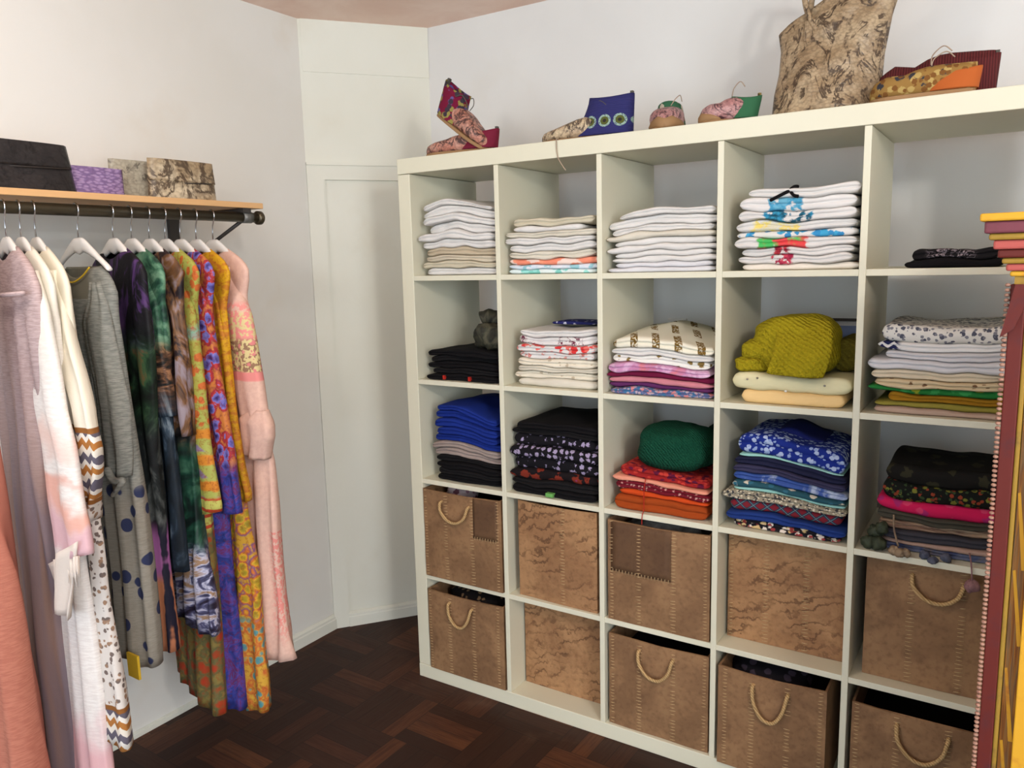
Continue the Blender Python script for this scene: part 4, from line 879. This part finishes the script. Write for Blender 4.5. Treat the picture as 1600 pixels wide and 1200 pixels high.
# mauve sheer dress
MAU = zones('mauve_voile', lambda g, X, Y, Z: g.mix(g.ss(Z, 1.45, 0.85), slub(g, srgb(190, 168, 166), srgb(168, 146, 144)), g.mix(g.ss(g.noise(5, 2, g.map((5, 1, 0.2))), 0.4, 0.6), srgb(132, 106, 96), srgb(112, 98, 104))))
hang(-1.150, -12, 'white plastic hanger inside the sheer mauve dress')
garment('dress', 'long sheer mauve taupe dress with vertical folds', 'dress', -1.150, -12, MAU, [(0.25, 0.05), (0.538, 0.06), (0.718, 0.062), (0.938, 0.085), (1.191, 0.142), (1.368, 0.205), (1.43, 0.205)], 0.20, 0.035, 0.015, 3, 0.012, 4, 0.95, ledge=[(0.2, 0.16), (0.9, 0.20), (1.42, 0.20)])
yk = mesh('hanger_bar_ridge', tube([(-0.19, -0.030, 1.452), (-0.1, -0.040, 1.449), (0, -0.042, 1.447), (0.1, -0.040, 1.449), (0.196, -0.026, 1.453)], 0.005, 8), MAU, by('long sheer mauve')); yk.name = 'hanger_bar_showing'  # added tube standing in for the hanger bar seen through the sheer cloth
# white linen with coral tie dye
def f_coral(g, X, Y, Z):
    n = g.noise(7, 3, None, 0.5, 0.6); zz = g.math('ADD', Z, g.math('MULTIPLY', g.math('SUBTRACT', n, 0.5), 0.22))
    base = slub(g, srgb(232, 226, 220), srgb(220, 212, 206), (1, 1, 6))
    base = g.mix(g.ss(Z, 1.20, 1.55), base, srgb(228, 222, 206))
    c = g.mix(g.math('MULTIPLY', g.band(zz, 1.09, 1.15, 0.03), 0.6), base, srgb(232, 190, 176))
    c = g.mix(g.math('MULTIPLY', g.band(zz, 0.955, 1.02, 0.02), 0.85), c, srgb(222, 160, 142))
    c = g.mix(g.math('MULTIPLY', g.band(zz, 0.875, 0.96, 0.02), 0.85), c, srgb(212, 164, 172))
    return g.mix(g.band(zz, 0.20, 0.42, 0.05), c, srgb(222, 176, 178))
CORL = zones('coral_dyed_linen', f_coral)
FRG = cloth(srgb(228, 214, 202), 0.03)
hang(-1.118, -12, 'white plastic hanger holding the coral dyed white robe')
o2 = garment('robe', 'white linen robe with coral and pink dyed fringed sleeve', 'robe', -1.118, -12, CORL, [(0.2, 0.195), (0.325, 0.196), (0.496, 0.205), (0.657, 0.205), (0.857, 0.19), (1.1, 0.19), (1.4, 0.20)], 0.22, 0.030, 0.013, 4, 0.006, 6, 0.95,
    sleeves=dict(edge=[(0.80, 0.318), (0.938, 0.312), (0.993, 0.30), (1.119, 0.285), (1.198, 0.252), (1.309, 0.235), (1.421, 0.222), (1.50, 0.17)], z_end=0.86, hw=0.095, d=0.020, vy=-0.022, slope=0.30, flare=1.1))
fr_ = MB(); rr_ = random.Random(5)
for k in range(70):
    u = 0.12 + 0.195 * k / 69; z = 0.845 + 0.30 * (u - 0.217); y = -0.040 + 0.003 * math.sin(k * 0.7)
    fr_.add(tube([(u, y, z + 0.02), (u + rr_.uniform(-.004, .004), y - 0.002, z - 0.012), (u + rr_.uniform(-.008, .008), y - 0.002, z - rr_.uniform(0.028, 0.05))], [0.0022, 0.0016, 0.0005], 5))
mesh('fringe', fr_.vf(), FRG, o2)
cl_ = []
for a in range(10):
    t = a / 9
    cl_.append([(0.105 + 0.02 * t + (0.205 - 0.11 * t) * s, -0.046 + 0.010 * math.sin(s * 8 + 2 * t), 0.875 - 0.155 * t + 0.10 * (s - 0.5) * (1 - t)) for s in [j / 9 for j in range(10)]])
tp = mesh('tasselled_tie', rings(cl_, False, False, False), FRG, o2); mo = tp.modifiers.new('solid', 'SOLIDIFY'); mo.thickness = 0.004
# cream cotton with zigzag knit bands
def f_zig(g, X, Y, Z):
    cr = g.mix(g.ss(Z, 1.0, 1.5), srgb(228, 218, 200), srgb(226, 218, 198))
    tri = g.math('ABSOLUTE', g.math('SUBTRACT', g.math('FRACT', g.math('DIVIDE', g.math('ADD', X, g.math('MULTIPLY', Y, 0.8)), 0.030)), 0.5))
    q = g.math('FRACT', g.math('DIVIDE', g.math('ADD', Z, g.math('MULTIPLY', tri, 0.026)), 0.062))
    zz = g.ramp(q, [(0, srgb(224, 216, 202)), (0.14, srgb(170, 112, 56)), (0.40, srgb(226, 220, 210)), (0.60, srgb(98, 92, 104)), (0.88, srgb(224, 216, 202))], True)
    d, _ = g.vor(70, g.map((1, 1, 1), (0.3, 0.2, 0.5)))
    d2 = g.math('ADD', d, g.math('MULTIPLY', g.math('SUBTRACT', g.noise(120, 2), 0.5), 0.4))
    fl_ = g.mix(g.math('SUBTRACT', 1.0, g.ss(d2, 0.36, 0.44)), srgb(214, 206, 198), g.mix(g.ss(g.noise(30, 1), 0.45, 0.55), srgb(112, 98, 92), srgb(156, 124, 100)))
    c = g.mix(g.math('GREATER_THAN', Z, 0.985), fl_, zz); c = g.mix(g.math('GREATER_THAN', Z, 1.155), c, cr)
    c = g.mix(g.math('LESS_THAN', Z, 0.475), c, zz)
    for zb_ in (1.155, 0.99, 0.48): c = g.mix(g.band(Z, zb_ - 0.006, zb_ + 0.006, 0.001), c, srgb(140, 90, 44))
    return c
ZIG = zones('zigzag_border_cotton', f_zig)
hang(-1.085, -12, 'white plastic hanger holding the cream zigzag bordered robe')
o3 = garment('robe', 'cream robe with brown and grey zigzag bands and small floral print', 'robe', -1.085, -12, ZIG, [(0.38, 0.272), (0.526, 0.262), (0.647, 0.242), (0.754, 0.230), (0.865, 0.232), (1.1, 0.215), (1.4, 0.20)], 0.385, 0.028, 0.013, 4, 0.005, 8, 0.95,
    sleeves=dict(edge=[(0.90, 0.24), (0.958, 0.262), (1.048, 0.298), (1.116, 0.316), (1.199, 0.300), (1.306, 0.240), (1.39, 0.208), (1.474, 0.16)], z_end=0.93, hw=0.085, d=0.018, vy=-0.012, slope=0.15, flare=0.95, amp=0.006))
# grey heather with navy dots
def f_dot(g, X, Y, Z):
    hz = g.ss(g.noise(55, 3, g.map((0.6, 1, 7))), 0.3, 0.7)
    up_ = g.mix(hz, srgb(112, 114, 108), srgb(146, 146, 138)); lo = g.mix(hz, srgb(136, 130, 118), srgb(150, 144, 132))
    c = g.mix(g.ss(Z, 1.02, 0.92), up_, lo)
    d, _ = g.vor(24, g.map((1, 0.4, 0.75)), 'F1', 0.8)
    dm = g.math('MULTIPLY', g.math('SUBTRACT', 1.0, g.ss(d, 0.30, 0.34)), g.ss(Z, 1.00, 0.96))
    c = g.mix(dm, c, srgb(48, 54, 84))
    return g.mix(g.math('MULTIPLY', g.math('GREATER_THAN', Z, 1.43), g.ss(X, 0.10, 0.06)), c, srgb(110, 106, 92))
DOTM = zones('grey_heather_linen', f_dot)
YEL = cloth(srgb(214, 176, 50), 0.05)
hang(-0.985, -6, 'cream hanger with its arm exposed over the grey dress', tilt=0.0)
o4 = garment('dress', 'grey heather linen dress with navy dots and yellow neckline', 'dress', -0.985, -6, DOTM, [(0.50, 0.175), (0.57, 0.19), (0.748, 0.192), (0.863, 0.190), (0.977, 0.185), (1.166, 0.165), (1.257, 0.16), (1.38, 0.155)], 0.52, 0.036, 0.020, 4, 0.008, 10, 0.85, slope=-0.12,
    sh=[(1.42, 0.160), (1.445, 0.165), (1.475, 0.150), (1.492, 0.13), (1.508, 0.10)], sleeves=dict(edge=[(0.97, 0.178), (1.005, 0.184), (1.166, 0.196), (1.257, 0.182), (1.333, 0.165), (1.425, 0.152), (1.47, 0.13)], z_end=1.0, hw=0.058, d=0.022, vy=-0.016, slope=0.1, flare=1.05, z_top=1.47, amp=0.006))
mesh('neckline', tube(smooth_path([(-0.09, -0.020, 1.505), (-0.05, -0.024, 1.482), (0, -0.026, 1.470), (0.05, -0.024, 1.482), (0.09, -0.020, 1.505)]), 0.0022, 6), YEL, o4)
kn = mesh('cuff_tie', tube(smooth_path([(0.13, -0.045, 1.02), (0.17, -0.05, 1.0), (0.205, -0.045, 1.005), (0.19, -0.05, 0.985), (0.155, -0.05, 0.96)]), [0.010 - 0.0002 * k for k in range(25)], 10), DOTM, o4)
tq = mesh('yellow_hem_corner', MB().add(prism([(0.140, -0.050), (0.186, -0.046), (0.186, -0.040), (0.140, -0.044)], 0.490, 0.552)).vf(), YEL, o4, False); tag(tq, 'yellow hem corner')
# black and purple
def f_blk(g, X, Y, Z):
    n = g.noise(9, 4, g.map((1.4, 1, 0.7)), 0.6, 1.2)
    u = g.ramp(g.ss(n, 0.34, 0.66), [(0.0, srgb(20, 18, 22)), (0.42, srgb(26, 24, 28)), (0.62, srgb(70, 46, 88)), (1.0, srgb(92, 60, 110))])
    gr = g.ramp(g.ss(n, 0.34, 0.66), [(0.0, srgb(16, 20, 16)), (0.5, srgb(30, 50, 34)), (0.75, srgb(50, 78, 50)), (1.0, srgb(110, 72, 40))])
    c = g.mix(g.ss(Z, 1.38, 1.28), u, gr)
    bk_ = g.ramp(g.ss(n, 0.3, 0.7), [(0, srgb(18, 18, 20)), (0.6, srgb(34, 38, 38)), (1.0, srgb(96, 100, 98))])
    c = g.mix(g.ss(Z, 1.16, 1.06), c, bk_)
    st = g.math('ABSOLUTE', g.math('SUBTRACT', g.math('FRACT', g.math('DIVIDE', g.math('ADD', X, g.math('MULTIPLY', g.noise(20, 2), 0.012)), 0.024)), 0.5))
    shb = g.mix(g.ss(Z, 0.72, 0.68), srgb(158, 96, 150), srgb(186, 120, 86))
    shb = g.mix(g.ss(st, 0.22, 0.12), shb, srgb(34, 32, 48))
    return g.mix(g.ss(Z, 0.86, 0.80), c, shb)
BLP = zones('black_purple_silk', f_blk, 0.6)
hang(-0.895, -10, 'white plastic hanger holding the black and purple kaftan')
garment('kaftan', 'black kaftan with purple shoulder and pink shibori striped hem', 'kaftan', -0.895, -10, BLP, [(0.50, 0.132), (0.521, 0.130), (0.753, 0.122), (1.046, 0.140), (1.343, 0.17), (1.437, 0.165)], 0.515, 0.030, 0.016, 5, 0.007, 12, 0.95, slope=-0.2,
    sh=SHM)
# green tie dye
GTD = zones('green_black_silk', lambda g, X, Y, Z: g.mix(g.ss(Z, 1.22, 1.12), g.mix(g.ss(Z, 1.34, 1.28), g.ramp(g.ss(g.noise(11, 4, None, 0.6, 1.5), 0.32, 0.68), [(0, srgb(22, 44, 40)), (0.5, srgb(64, 106, 82)), (1, srgb(120, 158, 128))]), g.ramp(g.ss(g.noise(13, 4, g.map((1, 1, 3)), 0.6, 1.0), 0.35, 0.65), [(0, srgb(28, 32, 32)), (0.6, srgb(96, 66, 48)), (1, srgb(160, 116, 84))])),
    g.ramp(g.ss(g.noise(10, 4, g.map((1.2, 1, 0.5)), 0.6, 1.6), 0.32, 0.68), [(0, srgb(16, 18, 20)), (0.55, srgb(30, 40, 50)), (0.8, srgb(56, 70, 84)), (1, srgb(130, 142, 150))])), 0.45)
hang(-0.845, -10, 'white plastic hanger holding the green and black kaftan')
garment('kaftan', 'green and black tie dyed kaftan with copper patches', 'kaftan', -0.845, -10, GTD, [(0.66, 0.140), (0.8, 0.14), (1.039, 0.135), (1.207, 0.142), (1.338, 0.16), (1.42, 0.155)], 0.70, 0.026, 0.014, 5, 0.007, 14, 0.95,
    sh=SHM, sleeves=dict(edge=[(1.0, 0.165), (1.12, 0.162), (1.22, 0.158), (1.338, 0.155), (1.418, 0.142), (1.50, 0.10)], z_end=1.12, hw=0.05, d=0.018, vy=-0.010, flare=1.05, amp=0.005))
# brown satin
BRS = zones('brown_black_satin', lambda g, X, Y, Z: g.mix(g.ss(Z, 1.10, 1.0), g.ramp(g.ss(g.noise(8, 4, g.map((1.2, 1, 0.6)), 0.6, 1.8), 0.34, 0.66), [(0, srgb(26, 20, 22)), (0.4, srgb(50, 38, 40)), (0.7, srgb(120, 84, 54)), (1, srgb(150, 136, 144))]),
    g.mix(g.ss(Z, 0.78, 0.72), g.ramp(g.ss(g.noise(9, 3, None, 0.6, 1.2), 0.35, 0.65), [(0, srgb(20, 30, 28)), (0.5, srgb(30, 66, 52)), (1, srgb(72, 112, 88))]),
    g.ramp(g.ss(g.noise(16, 3, g.map((0.6, 1, 1.6)), 0.6, 1.2), 0.34, 0.66), [(0, srgb(36, 30, 44)), (0.45, srgb(84, 84, 116)), (0.75, srgb(190, 190, 210)), (1, srgb(150, 120, 92))]))), 0.35)
hang(-0.795, -10, 'white plastic hanger holding the brown satin kaftan')
garment('kaftan', 'brown and black satin kaftan fading to green with pale tie dyed hem', 'kaftan', -0.795, -10, BRS, [(0.53, 0.185), (0.553, 0.188), (0.612, 0.190), (0.73, 0.162), (0.811, 0.140), (1.044, 0.142), (1.268, 0.165), (1.40, 0.16)], 0.555, 0.030, 0.015, 5, 0.009, 16, 0.95, slope=-0.25,
    sh=SHM, sleeves=dict(edge=[(1.0, 0.165), (1.12, 0.168), (1.268, 0.168), (1.40, 0.155), (1.49, 0.11)], z_end=1.06, hw=0.05, d=0.020, vy=-0.010, flare=1.1, amp=0.007))
# lime ikat
def f_lime(g, X, Y, Z):
    lime = srgb(164, 170, 84)
    d, _ = g.vor(44, g.map((1, 0.6, 0.7))); d2 = g.math('ADD', d, g.math('MULTIPLY', g.math('SUBTRACT', g.noise(70, 2), 0.5), 0.3))
    c = g.mix(g.math('SUBTRACT', 1.0, g.ss(d2, 0.32, 0.40)), g.mix(g.ss(g.noise(14, 2), 0.4, 0.6), lime, srgb(160, 156, 70)), srgb(196, 104, 50))
    a = g.math('FRACT', g.math('DIVIDE', g.math('ADD', X, g.math('MULTIPLY', Z, 1.0)), 0.06)); b = g.math('FRACT', g.math('DIVIDE', g.math('SUBTRACT', X, g.math('MULTIPLY', Z, 1.0)), 0.06))
    stp = g.math('FRACT', g.math('DIVIDE', g.math('ADD', Z, g.math('MULTIPLY', g.noise(30, 2), 0.02)), 0.07))
    band = g.mix(g.band(stp, 0.12, 0.5, 0.05), lime, srgb(206, 132, 46)); band = g.mix(g.math('MULTIPLY', g.band(stp, 0.62, 0.92, 0.05), g.band(a, 0.2, 0.75, 0.06)), band, srgb(140, 122, 150))
    c = g.mix(g.math('MULTIPLY', g.ss(Z, 1.09, 1.07), g.ss(Z, 0.88, 0.90)), c, band)
    hem_ = g.mix(g.math('GREATER_THAN', g.math('FRACT', g.math('DIVIDE', g.math('ADD', Z, g.math('MULTIPLY', g.noise(60, 1), 0.006)), 0.032)), 0.72), srgb(188, 186, 96), srgb(190, 72, 44))
    c = g.mix(g.ss(Z, 0.895, 0.885), c, hem_)
    od = g.math('ADD', d, g.math('MULTIPLY', g.math('SUBTRACT', g.noise(45, 3), 0.5), 0.7))
    ol = g.ramp(g.ss(od, 0.1, 0.8), [(0, srgb(176, 60, 36)), (0.3, srgb(150, 80, 46)), (0.5, srgb(112, 104, 66)), (0.8, srgb(96, 96, 60)), (1, srgb(136, 120, 66))])
    c = g.mix(g.ss(Z, 0.79, 0.77), c, ol)
    tq_ = g.band(g.math('ADD', Z, g.math('MULTIPLY', g.noise(20, 1), 0.03)), 1.325, 1.365, 0.01)
    return g.mix(g.math('MULTIPLY', tq_, 0.7), c, srgb(110, 170, 160))
LIM = zones('lime_ikat_silk', f_lime, 0.6, 0.55, srgb(150, 70, 30))
hang(-0.748, -10, 'white plastic hanger holding the lime ikat robe')
o8 = garment('robe', 'lime and orange ikat robe with striped cuff and olive red hem', 'robe', -0.748, -10, LIM, [(0.14, 0.115), (0.3, 0.110), (0.5, 0.11), (0.8, 0.12), (1.1, 0.135), (1.4, 0.14)], 0.255, 0.034, 0.015, 4, 0.008, 18, 1.3, slope=-0.22,
    sh=SHM, sleeves=dict(edge=[(0.80, 0.19), (0.851, 0.204), (0.902, 0.196), (1.038, 0.172), (1.194, 0.166), (1.313, 0.163), (1.396, 0.148), (1.489, 0.10)], z_end=0.835, hw=0.062, d=0.020, vy=-0.012, slope=0.25, flare=1.15, amp=0.003))
# blue violet print
def f_blue(g, X, Y, Z):
    d, _ = g.vor(36, g.map((1, 0.6, 0.8))); n = g.noise(60, 3, None, 0.6, 0.8)
    up_ = g.ramp(g.ss(g.math('ADD', d, g.math('MULTIPLY', g.math('SUBTRACT', n, 0.5), 0.7)), 0.05, 0.8), [(0, srgb(54, 36, 92)), (0.25, srgb(104, 100, 176)), (0.5, srgb(126, 122, 190)), (0.62, srgb(190, 62, 48)), (0.85, srgb(150, 44, 60)), (1, srgb(196, 120, 60))])
    lo = g.ramp(g.ss(g.noise(16, 4, None, 0.65, 1.5), 0.3, 0.7), [(0, srgb(34, 40, 98)), (0.35, srgb(48, 62, 140)), (0.6, srgb(84, 70, 150)), (0.8, srgb(104, 44, 92)), (1, srgb(60, 90, 170))])
    return g.mix(g.ss(Z, 1.0, 0.94), up_, lo)
BLV = zones('blue_violet_silk', f_blue, 0.55, 0.5, srgb(110, 36, 60))
hang(-0.702, -10, 'white plastic hanger holding the blue and violet robe')
garment('robe', 'blue violet and red printed silk robe reaching low', 'robe', -0.702, -10, BLV, [(0.20, 0.138), (0.244, 0.136), (0.442, 0.136), (0.631, 0.126), (0.783, 0.128), (1.1, 0.14), (1.4, 0.145)], 0.225, 0.032, 0.014, 4, 0.008, 20, 1.0,
    sh=SHM, sleeves=dict(edge=[(0.80, 0.23), (0.86, 0.228), (0.984, 0.226), (1.172, 0.182), (1.325, 0.156), (1.428, 0.138), (1.487, 0.108)], z_end=0.83, hw=0.060, d=0.017, vy=-0.010, slope=0.15, flare=1.15, amp=0.004))
# mustard print
def f_must(g, X, Y, Z):
    d, _ = g.vor(40, g.map((1, 0.6, 0.9))); n = g.noise(70, 3)
    q = g.math('ADD', d, g.math('MULTIPLY', g.math('SUBTRACT', n, 0.5), 0.5))
    lo = g.ramp(g.ss(q, 0.05, 0.85), [(0, srgb(140, 126, 40)), (0.3, srgb(176, 150, 44)), (0.5, srgb(214, 166, 50)), (0.72, srgb(200, 110, 44)), (0.9, srgb(120, 80, 120)), (1, srgb(196, 150, 50))])
    lo2 = g.ramp(g.ss(q, 0.05, 0.85), [(0, srgb(70, 140, 150)), (0.35, srgb(110, 150, 140)), (0.5, srgb(206, 150, 56)), (0.75, srgb(196, 96, 50)), (1, srgb(206, 160, 60))])
    lo = g.mix(g.ss(Z, 0.52, 0.48), lo, lo2)
    up_ = g.mix(g.ss(g.noise(26, 2, g.map((1, 1, 3))), 0.45, 0.6), srgb(206, 156, 30), srgb(190, 120, 40))
    return g.mix(g.ss(Z, 0.86, 0.82), up_, lo)
MUP = zones('mustard_print_silk', f_must, 0.6, 0.5, srgb(150, 70, 30))
hang(-0.652, -10, 'white plastic hanger holding the mustard printed robe')
garment('robe', 'mustard yellow robe with orange and turquoise printed skirt', 'robe', -0.652, -10, MUP, [(0.20, 0.195), (0.225, 0.198), (0.329, 0.208), (0.441, 0.196), (0.634, 0.190), (0.797, 0.162), (1.1, 0.145), (1.4, 0.14)], 0.215, 0.032, 0.012, 4, 0.007, 22, 0.95,
    sh=SHM, sleeves=dict(edge=[(0.80, 0.196), (0.849, 0.198), (0.869, 0.202), (0.947, 0.180), (1.107, 0.156), (1.285, 0.140), (1.39, 0.128), (1.478, 0.09)], z_end=0.85, hw=0.040, d=0.014, vy=-0.006, slope=0.1, flare=1.0, amp=0.003))
# blush pink
def f_blush(g, X, Y, Z):
    p = slub(g, srgb(222, 184, 166), srgb(214, 174, 158), (2, 2, 2))
    em, _ = g.vor(60, g.map((1, 0.6, 1))); n = g.noise(90, 2)
    e = g.mix(g.ss(n, 0.48, 0.52), srgb(214, 196, 140), g.mix(g.ss(em, 0.3, 0.5), srgb(214, 130, 128), srgb(150, 116, 90)))
    msk = g.math('MULTIPLY', g.band(Z, 1.205, 1.375, 0.008), g.ss(X, 0.085, 0.10))
    c = g.mix(msk, p, e)
    c = g.mix(g.math('MULTIPLY', g.math('MULTIPLY', g.band(Z, 1.30, 1.40, 0.01), g.ss(X, 0.09, 0.11)), g.ss(n, 0.46, 0.52)), c, srgb(228, 146, 138))
    c = g.mix(g.math('MULTIPLY', g.band(Z, 1.185, 1.21, 0.003), g.ss(X, 0.085, 0.1)), c, srgb(226, 140, 134))
    return g.mix(g.math('MULTIPLY', g.math('MULTIPLY', g.ss(X, 0.19, 0.215), g.math('LESS_THAN', Z, 0.75)), g.math('MULTIPLY', g.ss(Z, 0.4, 0.5), g.ss(n, 0.46, 0.52))), c, srgb(222, 140, 130))
BLS2 = zones('blush_cotton', f_blush)
hang(-0.597, -8, 'white plastic hanger holding the blush pink robe, rightmost on the rail')
o11 = garment('robe', 'blush pink robe with embroidered ruffle sleeve, rightmost on the rail', 'robe', -0.597, -8, BLS2, [(0.34, 0.262), (0.363, 0.260), (0.429, 0.245), (0.539, 0.222), (0.655, 0.220), (0.81, 0.226), (0.958, 0.215), (1.14, 0.17), (1.30, 0.155), (1.42, 0.15)], 0.352, 0.036, 0.014, 4, 0.010, 24, 0.95, slope=0.06,
    sh=SHM, sleeves=dict(edge=[(1.05, 0.235), (1.089, 0.228), (1.14, 0.218), (1.211, 0.206), (1.30, 0.194), (1.37, 0.180), (1.423, 0.145), (1.476, 0.105)], z_end=1.075, hw=0.056, d=0.024, vy=-0.012, slope=-0.15, flare=1.12, amp=0.003))
rf = mesh('ruffle_cuff', sleeve_vf([(0.94, 0.200), (0.975, 0.222), (1.03, 0.250), (1.06, 0.252), (1.10, 0.235)], 0.97, 0.068, 0.030, 33, -0.016, -0.1, 0.86, 0.006, z_top=1.105, nzv=18), BLS2, o11)
mo = rf.modifiers.new('solid', 'SOLIDIFY'); mo.thickness = 0.0015
# ------------------------------------------------------------------ painted cabinet at the right edge
ca = thing('painted_cabinet', 'carved red and yellow painted wooden cabinet at the right edge of the photo', 'cabinet', (1.752, -0.62, 0.0), (0, 0, math.radians(-4)))
def worn(name, c, d, s=14):
    g = N(name, 0.6, 0.3); f = g.noise(s, 5, None, 0.65); g.bump(g.noise(60, 3), 0.2, 0.002)
    return g.out(g.mix(g.ss(f, 0.5, 0.72), c, d))
MRD = worn('maroon_paint', srgb(92, 30, 22), srgb(78, 34, 36)); YLW = worn('yellow_paint', srgb(206, 154, 40), srgb(176, 112, 40)); OLV = worn('gold_olive_paint', srgb(150, 118, 42), srgb(112, 84, 40)); CRL = worn('coral_paint', srgb(172, 82, 74), srgb(130, 58, 52)); GRY = worn('grey_ochre_paint', srgb(140, 118, 70), srgb(116, 104, 92), 8); PKB = worn('pale_bead_paint', srgb(160, 122, 104), srgb(112, 66, 58), 60); PLM = worn('plum_paint', srgb(112, 56, 66), srgb(90, 50, 50))
g = N('streaked_brown_paint', 0.6, 0.3); X, Y, Z = g.xyz()
FRET = g.out(g.ramp(g.ss(g.noise(1, 3, g.map((260, 1, 5))), 0.3, 0.7), [(0, srgb(104, 58, 26)), (0.35, srgb(150, 96, 30)), (0.6, srgb(120, 96, 64)), (0.8, srgb(108, 66, 36)), (1, srgb(164, 112, 36))]))
CW_, CD = 0.95, 0.42
bevel(mesh('carcass', box(0.006, CW_, 0.022, CD, 0.0, 1.44), GRY, ca, False))
bevel(mesh('stile', box(0.005, 0.026, 0.0, 0.024, 0.0, 1.44), MRD, ca, False))
bd = MB(); z = 0.3
while z < 1.44:
    bd.add(blob(0.0015, 0.0, z, 0.0040, 0.0044, 0.0031, 8, 6, 1, 0)); z += 0.0078
mesh('beading', bd.vf(), PKB, ca)
bevel(mesh('inner_moulding', box(0.0262, 0.033, 0.004, 0.024, 0.0, 1.44), OLV, ca, False))
bevel(mesh('post', box(0.054, 0.075, -0.006, 0.024, 0.0, 1.30), YLW, ca, False))
bevel(mesh('corner_post', box(0.080, 0.11, -0.012, 0.022, 0.0, 1.30), PLM, ca, False))
for z0 in (0.55, 0.85):
    lt = MB()
    for (a, b) in (((0.052, z0), (0.037, z0 + 0.13)), ((0.050, z0 + 0.13), (0.036, z0 + 0.26))):
        lt.add(tube([(a[0], 0.016, a[1]), (b[0], 0.016, b[1])], [0.0045, 0.0028], 4))
    mesh('lattice', lt.vf(), YLW, ca, False)
mesh('fret', MB().add(prism([(0.034, 0.014), (0.053, 0.014), (0.053, 0.021), (0.034, 0.021)], 0.2, 1.40)).vf(), FRET, ca, False)
co = mesh('cornice', box(0.010, CW_, -0.004, CD, 1.44, 1.452), OLV, ca, False)
steps = [(0.0085, YLW), (0.011, CRL), (0.009, OLV), (0.013, MRD), (0.014, CRL), (0.010, OLV), (0.018, PLM), (0.012, YLW)]
z = 1.452; n_ = len(steps)
for k, (hh, m) in enumerate(steps):
    ov = 0.045 * ((k + 1) / n_) ** 1.1
    md = mesh('moulding', box(0.008 - ov, CW_ + ov, -0.004 - ov, CD, z, z + hh), m, co, False); bevel(md, 0.003)
    z += hh
br = mesh('carved_drop', prism([(0, 0), (0.020, 0), (0.020, 0.012), (0, 0.012)], 0, 0.001), MRD, ca, False)
br.data.clear_geometry()
pp = [(0.012, 1.44), (0.030, 1.44), (0.026, 1.405), (0.014, 1.372), (-0.004, 1.358), (0.000, 1.376)]
vv = [(x, -0.012, zz_) for x, zz_ in pp] + [(x, 0.002, zz_) for x, zz_ in pp]; n_ = len(pp)
br.data.from_pydata(vv, [], [tuple(range(n_)), tuple(range(2 * n_ - 1, n_ - 1, -1))] + [(i, n_ + i, n_ + (i + 1) % n_, (i + 1) % n_) for i in range(n_)]); br.data.update()
